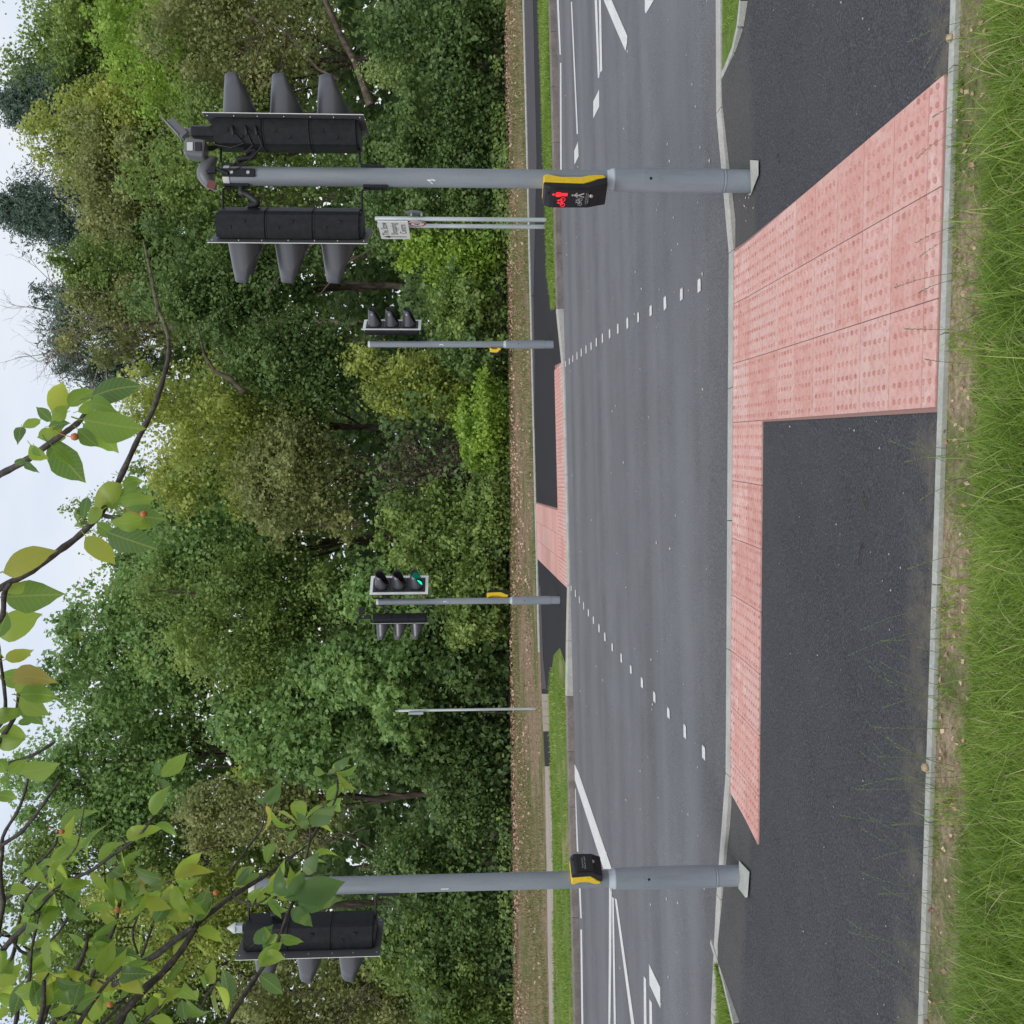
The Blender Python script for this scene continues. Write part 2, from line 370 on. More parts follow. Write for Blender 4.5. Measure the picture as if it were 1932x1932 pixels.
M_greyink = mat('grey symbol ink', (.38, .38, .38), .6)
M_ink = mat('black sign ink', (.02, .02, .02), .6)
M_signred = mat('red sign film', (.55, .03, .03), .45)
M_signback = mat('grey sign back', (.20, .23, .24), .5)
M_window = mat('reddish sensor window', (.16, .045, .035), .2)
M_camgrey = mat('camera housing grey', (.13, .135, .15), .4)
M_lenslight = mat('pale label', (.6, .62, .62), .4)

# ================================================================== THE SETTING
def near_kerb_y(x): return 6.88-.108*float(np.clip(x, -15, 15))          # road-side face of the near kerb
def path_edge_y(x): return 3.60-.115*float(np.clip(x, -15, 15))          # grass-side edge of the near path
FARK = 16.24
def near_raise(x): return .10*float(np.clip(max((x-1.95)/.8, (-2.15-x)/1.05), 0, 1))
def far_raise(x): return .035+.075*float(np.clip(max((x-2.4)/.9, (-1.4-x)/1.3), 0, 1))
XS = [-80, -40, -15, -12, -9, -6, -4, -2, 0, 2, 4, 6, 9, 12, 15, 40, 80]

sheet('ground', [(-260, -60), (260, -60), (260, 330), (-260, 330)], -.04, M_bank, kind='structure')
road = sheet('road', [(x, near_kerb_y(x)-.02) for x in XS]+[(80, FARK+.03), (-80, FARK+.03)], -.004, M_road, kind='structure')

_r = pxy([(1354, 158), (1366, 133), (1381, 95), (1391, 50), (1396, 0)], .095); _l = pxy([(1340, 1776), (1361, 1841), (1383, 1932)], .095)
tri_r = _r+[(_r[-1][0]+1.2, _r[-1][1]-.45), (15, 3.9)]; tri_l = _l+[(_l[-1][0]-1.2, _l[-1][1]-.25), (-15, 6.6)]
TRX = [p[0] for p in tri_r]; TRY = [p[1] for p in tri_r]; TLX = [p[0] for p in tri_l[::-1]]; TLY = [p[1] for p in tri_l[::-1]]
def near_path_top(x, y):                                                # the path ramps up to the full-height kerb
    yk = near_kerb_y(x)-.125
    return near_raise(x)*float(sstep(1-(yk-y)/1.0))
def path_far_boundary(x):                                               # kerb back, or the edging of the grass triangles
    yk = near_kerb_y(x)-.125
    if x > TRX[0]: yk = min(yk, float(np.interp(x, TRX[::1], TRY[::1])))
    if x < TLX[-1]: yk = min(yk, float(np.interp(x, TLX, TLY)))
    return yk
def grid_sheet(name, x0, x1, dx, ylo, yhi, nt_, zf, m, kind=None, parent=None):
    xs = np.arange(x0, x1+1e-6, dx); V = []; Fc = []
    for x in xs:
        a, b_ = ylo(x), yhi(x)
        for k in range(nt_+1):
            y = a+(b_-a)*(1-(1-k/nt_)**1.3); V.append((x, y, zf(x, y)))
    n = nt_+1
    for i in range(len(xs)-1):
        for k in range(nt_): Fc.append((i*n+k, (i+1)*n+k, (i+1)*n+k+1, i*n+k+1))
    me = bpy.data.meshes.new(name); me.from_pydata(V, [], Fc); me.update()
    me.polygons.foreach_set('use_smooth', [True]*len(Fc))
    return tag(link(name, me, m, parent), kind=kind)
near_path = grid_sheet('near_path', -24, 24, .15, lambda x: path_edge_y(x)+.001, path_far_boundary, 26, lambda x, y: float(gz(x, y))+near_path_top(x, y)-.004, M_path, 'structure')
# dusty strip of older surfacing beside the kerb, on both sides of the paving
def stone_run(parent, name, xs, yf, width, zf, m, depth=.2, joint=.006, mats=None):
    """kerb stones end to end between successive x values; yf(x) = road-side face, the stone reaches back by width (signed)"""
    for i in range(len(xs)-1):
        a, b_ = xs[i]+joint/2, xs[i+1]-joint/2
        V = []
        for x in (a, b_):
            y0 = yf(x); y1 = y0+width
            zt0 = zf(x, y0); zt1 = zf(x, y1); s_ = 1 if width > 0 else -1
            V += [(x, y0, zt0-depth), (x, y0, zt0-.018), (x, y0+s_*.014, zt0), (x, y1, zt1), (x, y1, zt1-depth)]
        k = MB(); k.add(V, [(0, 1, 2, 3, 4), (9, 8, 7, 6, 5)]+[(j, 5+j, 5+(j+1) % 5, (j+1) % 5) for j in range(5)])
        me = k.mesh(name); bm = bmesh.new(); bm.from_mesh(me); bmesh.ops.recalc_face_normals(bm, faces=bm.faces); bm.to_mesh(me); bm.free()
        link(name, me, mats[i] if mats else m, parent)
nk = tag(empty('near_kerb', (0, 0, 0)), kind='structure')
xs = list(np.arange(-11.05, 11, .915)); stone_run(nk, 'kerb_stone', xs, near_kerb_y, -.125, lambda x, y: float(gz(x, y))+near_raise(x)+.008, M_kerb)
fk = tag(empty('far_kerb', (0, 0, 0)), kind='structure')
xs = list(np.arange(-18.605, 19, .915)); ml = [M_kerb if -3.1 < (x+.45) < 3.1 else M_kerbold for x in xs[:-1]]
stone_run(fk, 'kerb_stone', xs, lambda x: FARK, .14, lambda x, y: float(gz(x, y))+far_raise(x), M_kerbold, mats=ml)
pe = tag(empty('near_path_edging', (0, 0, 0)), kind='structure')
xs = list(np.arange(-7.6, 7.6, .915)); stone_run(pe, 'edging_stone', xs, lambda x: path_edge_y(x)-.002, -.055, lambda x, y: float(gz(x, y))+.022, M_edging, .12, .004)
# little edging lines round the two grass triangles by the kerb
def edging_line(name, pts, m, parent, hfun, wd=.045):
    for i in range(len(pts)-1):
        a, b_ = Vector((*pts[i], 0)), Vector((*pts[i+1], 0)); t = (b_-a).normalized(); nrm = Vector((-t.y, t.x, 0))*wd/2; a = a+t*.003; b_ = b_-t*.003
        V = []
        for p in (a, b_):
            for s_ in (-1, 1):
                q = p+nrm*s_; z = float(gz(q.x, q.y))+hfun(q.x, q.y); V += [(q.x, q.y, z-.12), (q.x, q.y, z)]
        k = MB(); k.add(V, [(0, 4, 5, 1), (2, 3, 7, 6), (1, 5, 7, 3), (0, 1, 3, 2), (4, 6, 7, 5)]); k.build(name, m, parent)
edging_line('edging_stone', tri_r, M_edging, pe, lambda x, y: .095)
edging_line('edging_stone', tri_l, M_edging, pe, lambda x, y: .095)
verge_r = [(TRX[0], near_kerb_y(TRX[0])-.128)]+[(x, near_kerb_y(x)-.128) for x in (4, 5, 6, 9, 12, 15)]+[(p[0], min(p[1], near_kerb_y(p[0])-.135)) for p in tri_r[::-1]]
sheet('kerbside_verge', verge_r, .092, M_verge, kind='structure')
verge_l = [(TLX[-1], near_kerb_y(TLX[-1])-.128)]+[(p[0], min(p[1], near_kerb_y(p[0])-.135)) for p in tri_l]+[(x, near_kerb_y(x)-.128) for x in (-15, -12, -9, -6, -5, -4)]
sheet('kerbside_verge', verge_l, .092, M_verge, kind='structure')
sheet('near_lawn', [(-24, -8), (24, -8)]+[(x, path_edge_y(x)-.056) for x in (24, 15, 9, 4, 2, 0, -2, -4, -9, -15, -24)], .004, M_soil, kind='structure')

# ---- far side: black path, worn path, verges
R_ne = pxy([(1049, 566), (1041, 520)], .02)+pxy([(1032, 420), (1028, 298), (1024, 150), (1019, 0)], .07)
L_ne = pxy([(1056, 1222), (1046, 1236)], .02)+pxy([(1036, 1309), (1037, 1380), (1040, 1446), (1043, 1600), (1047, 1932)], .07)
L_fe = pxy([(1020, 1228), (1023, 1309), (1026, 1380), (1029, 1446), (1033, 1700), (1037, 1932)])
FB = FARK+.142
farp = [(-2.69, FB), (3.28, FB)]+R_ne+[(20, R_ne[-1][1]), (20, 22.42), (0, 22.42), L_fe[0], L_fe[1]]+[L_ne[2], L_ne[1], L_ne[0]]
far_path = sheet('far_path', farp, .012, M_farpath, kind='structure')
flags = tag(empty('concrete_flag_patch', (0, 0, 0)), kind='structure')
a0, a1, b0, b1 = [Vector((*p, 0)) for p in (L_fe[1], L_fe[2], L_ne[2], L_ne[3])]
for i in range(5):
    for j in range(3):
        def pt(s_, t_): return a0.lerp(a1, s_).lerp(b0.lerp(b1, s_), t_)
        q = [pt((i+e)/5, (j+g)/3) for e, g in ((.02, .02), (.98, .02), (.98, .98), (.02, .98))]
        V = [(p.x, p.y, float(gz(p.x, p.y))+.0) for p in q]+[(p.x, p.y, float(gz(p.x, p.y))+.016+.002*((i+j) % 2)) for p in q]
        k = MB(); k.add(V, [(4, 5, 6, 7), (0, 1, 5, 4), (1, 2, 6, 5), (2, 3, 7, 6), (3, 0, 4, 7)]); k.build('concrete_flag', M_slabpale, flags)
sheet('far_path_tail', [L_fe[2], L_fe[3], L_ne[4], L_ne[3]], .012, M_farpath, kind='structure')
sheet('worn_path', [L_fe[3], L_fe[4], L_fe[5], (-45, L_fe[5][1]+.5), (-45, L_ne[6][1]+.5), L_ne[6], L_ne[5], L_ne[4]], .010, M_gravelpath, kind='structure')
sheet('old_surface_strip', pxy([(1004.5, 560), (1006.5, 860), (1009, 845), (1010, 760), (1010, 660), (1008, 560)]), .0165, M_oldpath, far_path)
sheet('old_surface_strip', pxy([(991, 0), (997.6, 298), (1004.2, 556), (1008, 556), (1014, 298), (1007, 0)]), .0165, M_oldpath, far_path)
sheet('old_surface_strip', pxy([(1018, 1105), (1021, 1228), (1024, 1300), (1032, 1300), (1026, 1240), (1021, 1105)]), .0165, M_oldpath, far_path)
fe = tag(empty('far_path_edging', (0, 0, 0)), kind='structure')
fxs = list(np.arange(-3.2, 16, .915)); stone_run(fe, 'edging_stone', fxs, lambda x: 22.425, .05, lambda x, y: float(gz(x, y))+.05, M_edging, .12, .004)
def verge_up(x, y): return .018+.06*float(np.clip(max((x-3.2)/.5, (-2.6-x)/.5), 0, 1))
sheet('far_verge', [(3.30, FB), (18, FB), (18, R_ne[-1][1])]+R_ne[::-1], .0, M_verge, kind='structure', hz=verge_up)
sheet('far_verge', [(-2.70, FB)]+L_ne[:7]+[(-22, L_ne[6][1]), (-22, FB)], .0, M_verge, kind='structure', hz=verge_up)

# ---- red blister paving, slab by slab
def blister_slab(parent, O, e, d, a0, a1, b0, b1, m, clip=None, top=.006, zf=None, pa=.0667, pb=.055, dots=True, r=.0122):
    """slab between a0..a1 along e and b0..b1 along -d (towards the camera)"""
    g = .0025; bm = bmesh.new()
    def P(a, b_): return (O[0]+e[0]*a-d[0]*b_, O[1]+e[1]*a-d[1]*b_)
    c = [P(a0+g, b0+g), P(a1-g, b0+g), P(a1-g, b1-g), P(a0+g, b1-g)]
    lo = [bm.verts.new((x, y, -.03)) for x, y in c]; hi = [bm.verts.new((x, y, top)) for x, y in c]
    bm.faces.new(hi); 
    for i in range(4): bm.faces.new((lo[i], lo[(i+1) % 4], hi[(i+1) % 4], hi[i]))
    if clip:
        for co, no in clip:
            bmesh.ops.bisect_plane(bm, geom=bm.verts[:]+bm.edges[:]+bm.faces[:], plane_co=(*co, 0), plane_no=(*no, 0), clear_outer=True)
    if not bm.faces: bm.free(); return
    if dots:
        ka = int(math.floor(a0/pa)); kb = int(math.floor(b0/pb))
        for i in range(ka, ka+9):
            for j in range(kb, kb+9):
                a = (i+.5)*pa; b_ = (j+.5)*pb
                if not (a0+r*.7 < a < a1-r*.7 and b0+r*.7 < b_ < b1-r*.7): continue
                x, y = P(a, b_)
                if clip and any((x-co[0])*no[0]+(y-co[1])*no[1] > -.02 for co, no in clip): continue
                rings = []
                for rr, zz in ((r, top), (r*.74, top+.0065)):
                    rings.append([bm.verts.new((x+rr*math.cos(k*PI/4), y+rr*math.sin(k*PI/4), zz)) for k in range(8)])
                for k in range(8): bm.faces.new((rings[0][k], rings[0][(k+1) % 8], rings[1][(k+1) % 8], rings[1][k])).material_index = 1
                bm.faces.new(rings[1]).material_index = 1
    for v in bm.verts: v.co.z += float(gz(v.co.x, v.co.y))+(zf(v.co.x, v.co.y) if zf else 0)
    bm.normal_update()
    me = bpy.data.meshes.new('paving_slab'); bm.to_mesh(me); bm.free()
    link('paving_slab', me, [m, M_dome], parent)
def unit(v): n = math.hypot(*v); return (v[0]/n, v[1]/n)
npv = sheet('near_tactile_paving', [(-2.00, 6.95), (1.76, 6.56), (1.55, 3.43), (.36, 3.565), (.545, 5.99), (-2.11, 6.31)], .0005, M_mortar, kind='structure')
e = unit((.994, -.108)); d = unit((.073, 1))
O = (.605, near_kerb_y(.605)-.128); rows = [0, .11, .38, .70, 1.02, 1.35, 1.67, 2.0, 2.33, 2.66, 2.98, 3.10]
clipR = [((1.74, 6.6), unit((3.2, -.18)))]; clipE = [((0, 3.605), unit((-.115, -1)))]
for j in range(len(rows)-1):
    for i in range(3):
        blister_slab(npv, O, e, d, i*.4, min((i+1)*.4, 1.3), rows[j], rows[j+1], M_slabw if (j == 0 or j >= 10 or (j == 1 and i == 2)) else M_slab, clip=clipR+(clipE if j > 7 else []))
clipL = [((-2.02, 6.95), unit((-.98, .20)))]
for j in range(3):
    for i in range(8):
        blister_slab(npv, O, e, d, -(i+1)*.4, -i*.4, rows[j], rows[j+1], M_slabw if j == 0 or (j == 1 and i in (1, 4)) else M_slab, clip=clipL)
fpv = sheet('far_tactile_paving', [(-1.28, FB+.005), (2.50, FB+.005), (2.62, 17.62), (.06, 17.62), (.22, 22.38), (-1.04, 22.38)], .0145, M_mortar, kind='structure')
for j in range(3):
    for i in range(6):
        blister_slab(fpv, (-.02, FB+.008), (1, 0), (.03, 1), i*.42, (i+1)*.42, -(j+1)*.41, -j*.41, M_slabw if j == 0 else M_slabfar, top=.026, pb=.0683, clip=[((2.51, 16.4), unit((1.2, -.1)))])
for j in range(15):
    for i in range(3):
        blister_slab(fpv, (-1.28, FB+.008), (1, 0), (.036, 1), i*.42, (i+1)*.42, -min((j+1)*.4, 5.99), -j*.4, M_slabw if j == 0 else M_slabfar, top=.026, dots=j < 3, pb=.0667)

# ---- white markings on the road
def z2(pts): return [((1550+x/2.972)/1.5818, y/2.972/1.5818) for x, y in pts]
def z3(pts): return [((1600+x/2.397)/1.5818, (2250+y/2.397)/1.5818) for x, y in pts]
def marking(pts): sheet('lane_marking', pxy(pts), .0008, M_paint, road)
for q in ([(333, 0), (350, 0), (369, 484), (357, 486)], [(361, 558), (373, 556), (377, 1610), (362, 1610)], [(457, 16), (468, 16), (521, 1188), (509, 1188)],
          [(520, 1255), (487, 1340), (489, 1460), (526, 1385)], [(668, 0), (690, 0), (713, 655), (706, 694), (697, 690)], [(705, 0), (724, 0), (735, 625), (716, 645)],
          [(708, 793), (656, 900), (656, 1050), (709, 945)], [(748, 0), (818, 0), (958, 318), (956, 375), (942, 452), (862, 270)], [(1113, 0), (1192, 0), (1122, 122), (1114, 100)]): marking(z2(q))
for q in ([(268, 55), (302, 130), (542, 825), (482, 822), (272, 170)], [(274, 248), (284, 248), (303, 700), (292, 700)], [(306, 950), (318, 950), (327, 1176), (317, 1176)],
          [(317, 1256), (329, 1256), (339, 1960), (325, 1960)], [(522, 950), (541, 950), (538, 1500), (531, 1960), (517, 1960), (521, 1400)], [(544, 1020), (556, 1034), (571, 1960), (557, 1960)],
          [(563, 1032), (577, 1040), (706, 1950), (683, 1950)], [(808, 1503), (888, 1670), (890, 1822), (812, 1650)], [(770, 1588), (787, 1610), (791, 1960), (772, 1960)], [(810, 1753), (828, 1780), (832, 1960), (812, 1960)],
          [(525, 950), (541, 950), (536, 995)]): marking(z3(q))
rt_ = [(707, 1077), (640, 1110), (578, 1143), (524, 1172), (477, 1197), (436, 1219), (400, 1240), (369, 1259), (342, 1276), (319, 1291), (299, 1306), (280, 1318), (262, 1330), (246, 1342), (230, 1353), (217, 1363), (203, 1373)]
lf_ = [(724, 908), (653, 828), (591, 758), (538, 698), (491, 644), (449, 594), (413, 551), (379, 510), (351, 471), (329, 438), (308, 408), (289, 380), (271, 354), (255, 331), (240, 307), (224, 287)]
rng = random.Random(4)
for lst, oy in ((rt_, 0), (lf_, 966)):
    for x, y in lst:
        P = G(966+.5*x, oy+.5*y); s1 = .052+rng.uniform(-.006, .006); s2 = .05+rng.uniform(-.005, .006); ro = rng.uniform(-.09, .09)
        pts = []
        for ax, ay in ((-s1, -s2*.9), (-s1*.5, -s2), (s1*.6, -s2), (s1, -s2*.7), (s1, s2*.8), (s1*.3, s2), (-s1, s2)):
            pts.append((P[0]+ax*math.cos(ro)-ay*math.sin(ro), P[1]+ax*math.sin(ro)+ay*math.cos(ro)))
        sheet('crossing_stud', pts, .0025, M_paint, road)

# ================================================================== SIGNALS
def text_mesh(body, size, name='lettering'):
    cu = bpy.data.curves.new(name, 'FONT'); cu.body = body; cu.size = size; cu.align_x = 'CENTER'; cu.align_y = 'CENTER'; cu.resolution_u = 3; cu.space_line = .95
    o = bpy.data.objects.new(name, cu); COL.objects.link(o)
    dg = bpy.context.evaluated_depsgraph_get(); dg.update(); me = bpy.data.meshes.new_from_object(o.evaluated_get(dg)); me.name = name
    bpy.data.objects.remove(o); bpy.data.curves.remove(cu); return me

def visor_mesh(r=.124, L_=.285):
    k = MB(); n = 28; V = []; amax = math.radians(168)
    for i in range(n+1):
        a = -amax+2*amax*i/n; aa = abs(a)
        hh = (1-math.cos(aa))/2; t = max(0, (hh-.43)/.56); ln = .022+(L_-.022)*(1-t**.92) if t > 0 else L_
        ln -= .012*(1-math.cos(a))*(t == 0)
        for rr in (r, r-.006):
            s_ = 1.0
            for dx, sc in ((0, 1.04), (.05, 1.0), (ln*.6+.02 if ln > .06 else .055, .97), (ln, .93)):
                dx = min(dx, ln); V.append((dx, rr*sc*math.sin(a), rr*sc*math.cos(a)-dx*.04))
    m = 8
    for i in range(n):
        o = i*m; p = (i+1)*m
        for j in range(3): k.add([V[o+j], V[o+j+1], V[p+j+1], V[p+j]], [(0, 1, 2, 3)], True); k.add([V[o+4+j], V[o+5+j], V[p+5+j], V[p+4+j]], [(3, 2, 1, 0)], True)
        k.add([V[o+3], V[o+7], V[p+7], V[p+3]], [(0, 1, 2, 3)])
    me = k.mesh('visor'); bm = bmesh.new(); bm.from_mesh(me); bmesh.ops.remove_doubles(bm, verts=bm.verts, dist=.0002); bmesh.ops.recalc_face_normals(bm, faces=bm.faces); bm.to_mesh(me); bm.free(); me.materials.append(M_visor); return me
VISOR = visor_mesh()
PITCH = .308
def housing_mesh():
    k = MB(); prof = [(0, -.148), (0, .148), (-.07, .148), (-.145, .098), (-.16, .06), (-.16, -.06), (-.145, -.098), (-.07, -.148)]
    for i in (-1, 0, 1):
        z = i*PITCH; k.prism(prof, 2, z-.146, z+.146)
        for s_ in (-1, 1): k.box((-.07, s_*.147, z+.07), (.026, .010, .018)); k.box((-.108, s_*.122, z-.02), (.02, .018, .02))
    k.prism([(p[0]*.97, p[1]*.955) for p in prof], 2, -1.5*PITCH+.01, 1.5*PITCH-.01)
    for i in (-.5, .5):
        k.prism([(p[0]*1.015-.0, p[1]*1.02) for p in prof], 2, i*PITCH-.012, i*PITCH-.004); k.prism([(p[0]*1.015, p[1]*1.02) for p in prof], 2, i*PITCH+.004, i*PITCH+.012)
    for s_ in (-1, 1): k.prism([(p[0]*.9-.005, p[1]*.9) for p in prof], 2, s_*(1.5*PITCH-.012), s_*(1.5*PITCH+.012))
    return k.mesh('signal_head')
HOUS = housing_mesh(); HOUS.materials.append(M_black)
def signal_head(root, loc, yaw, lit=False, back=M_boardback, sc=1.0):
    h = link('signal_head', HOUS, None, root); h.location = loc; h.rotation_euler = (0, 0, yaw); h.scale = (sc, sc, sc)
    k = MB(); c_ = .012; hw, hh = .225, .515
    out = [(-hw+c_, -hh), (hw-c_, -hh), (hw, -hh+c_), (hw, hh-c_), (hw-c_, hh), (-hw+c_, hh), (-hw, hh-c_), (-hw, -hh+c_)]
    k.prism(out, 0, .005, .0085); k.build('backing_board', back, h)
    k = MB(); bw = .05
    k.box((.0105, 0, hh-bw/2), (.004, 2*hw, bw)); k.box((.0105, 0, -hh+bw/2), (.004, 2*hw, bw))
    for s_ in (-1, 1): k.box((.0105, s_*(hw-bw/2), 0), (.004, bw, 2*hh-2*bw-.001))
    k.build('board_border', M_white, h)
    k = MB()
    for i in (-1, 0, 1): k.box((.016, 0, i*PITCH), (.022, .30, .296))
    k.build('front_panel', M_blackface, h, bevel=.006)
    for i, (g, lg) in enumerate(((M_redglass, None), (M_ambglass, None), (M_grnglass, M_green))):
        z = (1-i)*PITCH
        v = link('visor', VISOR, None, h); v.location = (.027, 0, z)
        k = MB(); k.lathe([(.0, .012), (.04, .010), (.075, .004), (.1, -.006)][::-1], (.034, 0, z), 20, Matrix.Rotation(PI/2, 3, 'Y')); k.build('lens', lg if (lit and lg) else g, h)
    k = MB()
    for s_ in (-1, 1):
        for z in (-.49, -.32, -.17, 0, .17, .32, .49): k.lathe([(.006, 0), (.005, .004)], (.004, s_*.185, z), 8, Matrix.Rotation(-PI/2, 3, 'Y'))
    tag(k.build('board_fixings', M_bolt, h), kind='stuff')
    return h
def pushbutton_unit(root, ang, z0, tall, kind):
    """wait unit fixed to the pole, front face looking along angle ang; z0 = bottom"""
    k_ = tall/.37; wd = .155
    u = empty('unit_frame'); bpy.data.objects.remove(u)
    base = Matrix.Translation((math.cos(ang)*.052, math.sin(ang)*.052, z0)) @ Matrix.Rotation(ang, 4, 'Z')
    back = [(.012, .0), (.0, .012), (.0, .065), (.006, .10), (.020, .14), (.022, .26), (.012, .30), (.0, .335), (.0, .358), (.014, .37)]
    front = [(.072, .37), (.078, .26), (.082, .135), (.064, .09), (.038, .045), (.024, .0)]
    if tall < .3: back = [(b_, h*1.0) for b_, h in back]
    yb = MB(); poly = [(b_, h*k_) for b_, h in front]+[(b_, h*k_) for b_, h in back]
    yb.prism(poly, 1, -wd/2, wd/2); o = yb.build('push_button_unit', M_yellow, root, bevel=.006); o.matrix_local = base
    bl = MB(); fr = [(b_+.0006, h*k_) for b_, h in front][::-1]; face = .128
    poly = [(.0245, -.012)]+fr[0:]+[(.080, .372*k_), (.105, .362*k_), (face-.004, .335*k_), (face, .31*k_), (face-.002, .10*k_), (face-.02, .045*k_), (face-.034, -.008)]
    bl.prism(poly, 1, -wd/2+.001, wd/2-.001); b_ = bl.build('front_cover', M_black, o, bevel=.007)
    fx = face+.0015
    k = MB(); k.box((fx-.001, 0, .205*k_), (.004, wd-.022, .21*k_)); k.build('display_glass', M_blackface, o, bevel=.001)
    k = MB(); k.lathe([(.013, 0), (.012, .004), (.004, .006)], (fx-.006, .012, .075*k_+.012), 14, Matrix.Rotation(PI/2, 3, 'Y')); k.build('push_button', M_bolt, o)
    k = MB(); k.lathe([(.009, 0), (.008, .003)], (face-.004, .03, .345*k_), 12, Matrix.Rotation(PI/2, 3, 'Y')); k.build('camera_hole', M_blackface, o)
    RX = Matrix.Rotation(PI/2, 4, 'Z') @ Matrix.Rotation(PI/2, 4, 'X')
    def sym(m, cz, sc, walking):
        k = MB(); xx = fx+.0022
        def ln(p, q, r): k.tube([(xx, p[0]*sc, cz+p[1]*sc), (xx, q[0]*sc, cz+q[1]*sc)], r*sc, 6)
        hx = .27
        k.lathe([(.075*sc, 0), (.07*sc, .001)], (xx, hx*sc, cz+.40*sc), 12, Matrix.Rotation(PI/2, 3, 'Y'))
        if walking:
            ln((hx, .30), (hx, .0), .07); ln((hx, .0), (hx-.16, -.42), .045); ln((hx, .0), (hx+.15, -.40), .045); ln((hx, .26), (hx-.2, .02), .032); ln((hx, .26), (hx+.2, .08), .032)
        else:
            ln((hx, .28), (hx, .02), .115); ln((hx-.05, .02), (hx-.05, -.42), .055); ln((hx+.05, .02), (hx+.05, -.42), .055); ln((hx-.13, .24), (hx-.13, -.02), .03); ln((hx+.13, .24), (hx+.13, -.02), .03)
        for wx in (-.46, -.08):
            pts = [(xx, (wx+.13*math.cos(t*PI/7))*sc, cz+(-.18+.13*math.sin(t*PI/7))*sc) for t in range(15)]; k.tube(pts, .018*sc, 5, False)
        ln((-.46, -.18), (-.34, .08), .018); ln((-.34, .08), (-.12, .08), .018); ln((-.12, .08), (-.08, -.18), .018); ln((-.34, .08), (-.27, -.18), .018); ln((-.27, -.18), (-.12, .06), .018); ln((-.27, -.18), (-.46, -.18), .018); ln((-.38, .13), (-.30, .13), .018); ln((-.13, .08), (-.15, .17), .018)
        k.build('cycle_and_person_symbol', m, o)
    if kind == 'display':
        sym(M_red, .272*k_, .105, False); sym(M_greyink, .165*k_, .088, True)
        tm = text_mesh('push button and\nwait for signal', .0125)
        t = link('lettering', tm, M_greyink, o); t.matrix_local = Matrix.Translation((fx+.0022, 0, .112*k_)) @ RX
    elif kind == 'button':
        tm = text_mesh('Push button\nWait for signal', .017)
        t = link('lettering', tm, M_greyink, o); t.matrix_local = Matrix.Translation((fx+.0022, 0, .215*k_)) @ RX
    return o
def digit_on_pole(root, ch, z, r, ang, size):
    me = text_mesh(ch, size, 'pole_number')
    for v in me.vertices:
        a = ang+v.co.x/r; zz = v.co.y; v.co = ((r+.0012)*math.cos(a), (r+.0012)*math.sin(a), z+zz)
    link('pole_number', me, M_white, root)
def pole_parts(root, height, door_ang, zero=0):
    r = .0575
    k = MB(); k.lathe([(r, .86), (r, height-.03)], n=32); k.build('upper_pole', M_pole, root)
    k = MB(); k.lathe([(.0715, -.25), (.0715, .165), (.0715, .84), (.0700, .862)], n=36); k.build('base_pole', M_pole, root)
    k = MB(); k.lathe([(.0705, .858), (.068, .872), (.059, .896), (.0578, .905)], n=32); k.build('collar', M_weld, root)
    # access door: a shell wrapped round the side seen from the footway
    k = MB(); n = 22; a0_, a1_ = door_ang-math.radians(112), door_ang+math.radians(112); V = []
    for i in range(n+1):
        a = a0_+(a1_-a0_)*i/n
        ed = .012*float(np.clip((min(i, n-i)-0)/1.5, 0, 1)); e2 = .0 if 0 < i < n else .0
        for z, rr in ((.17+.014-ed, .0755), (.68-.014+ed, .0755)): V.append((rr*math.cos(a), rr*math.sin(a), z))
        for z, rr in ((.17+.014-ed, .070), (.68-.014+ed, .070)): V.append((rr*math.cos(a), rr*math.sin(a), z))
    for i in range(n):
        o = i*4; p = o+4; k.add([V[o], V[p], V[p+1], V[o+1]], [(0, 1, 2, 3)], True); k.add([V[o], V[o+2], V[p+2], V[p]], [(0, 1, 2, 3)]); k.add([V[o+1], V[p+1], V[p+3], V[o+3]], [(0, 1, 2, 3)])
    for o in (0, n*4): k.add([V[o], V[o+1], V[o+3], V[o+2]], [(0, 1, 2, 3)])
    dr = k.build('access_door', M_pole, root)
    a = door_ang; k = MB(); R_ = Matrix.Rotation(a, 3, 'Z') @ Matrix.Rotation(PI/2, 3, 'Y')
    k.lathe([(.009, -.002), (.0085, .0016)], (.0752*math.cos(a), .0752*math.sin(a), .635), 14, R_); k.build('door_lock', M_blackface, dr)
    k = MB()
    for s_ in (0, 1):
        pts = []
        for t, (dx, dz) in enumerate(((-.028, 0), (-.012, .016), (0, 0), (.012, .016), (.028, 0))):
            aa = a+(dx)/.0757; pts.append((.0757*math.cos(aa), .0757*math.sin(aa), .575+dz-s_*.016))
        k.tube(pts, .0014, 5)
    k.build('door_emblem', M_pole, dr)
    k = MB(); k.lathe([(.0715, .150), (.0735, .152), (.0735, .162), (.0715, .164)], n=32); k.build('lower_ring', M_pole, root)
    k = MB(); k.lathe([(.062, height-.045), (.062, height-.012), (.050, height-.002), (.006, height+.002)], n=28); k.build('pole_cap', M_cap, root)
def bracket(root, cx, cy, ang, reach, z, zdir, hx, hy, top):
    """clamp on the pole and a thin arm bent to the end of the signal head at (hx,hy)"""
    R_ = Matrix.Rotation(ang, 3, 'Z'); k = MB()
    k.box((math.cos(ang)*.064, math.sin(ang)*.064, z-.0), (.016, .05, .15), R_)
    arm_z = z+zdir*.085
    k.tube([(math.cos(ang)*.075, math.sin(ang)*.075, z+zdir*.04), (math.cos(ang)*.078, math.sin(ang)*.078, arm_z-zdir*.012), (math.cos(ang)*.09, math.sin(ang)*.09, arm_z), (hx*.8, hy*.8, arm_z), (hx, hy, arm_z), (hx, hy, top)], .0075, 8)
    for dz in (-.04, .04): k.tube([(math.cos(ang)*.07, math.sin(ang)*.07, z+dz), (math.cos(ang)*.10, math.sin(ang)*.10, z+dz)], .004, 6)
    k.build('bracket', M_black, root)
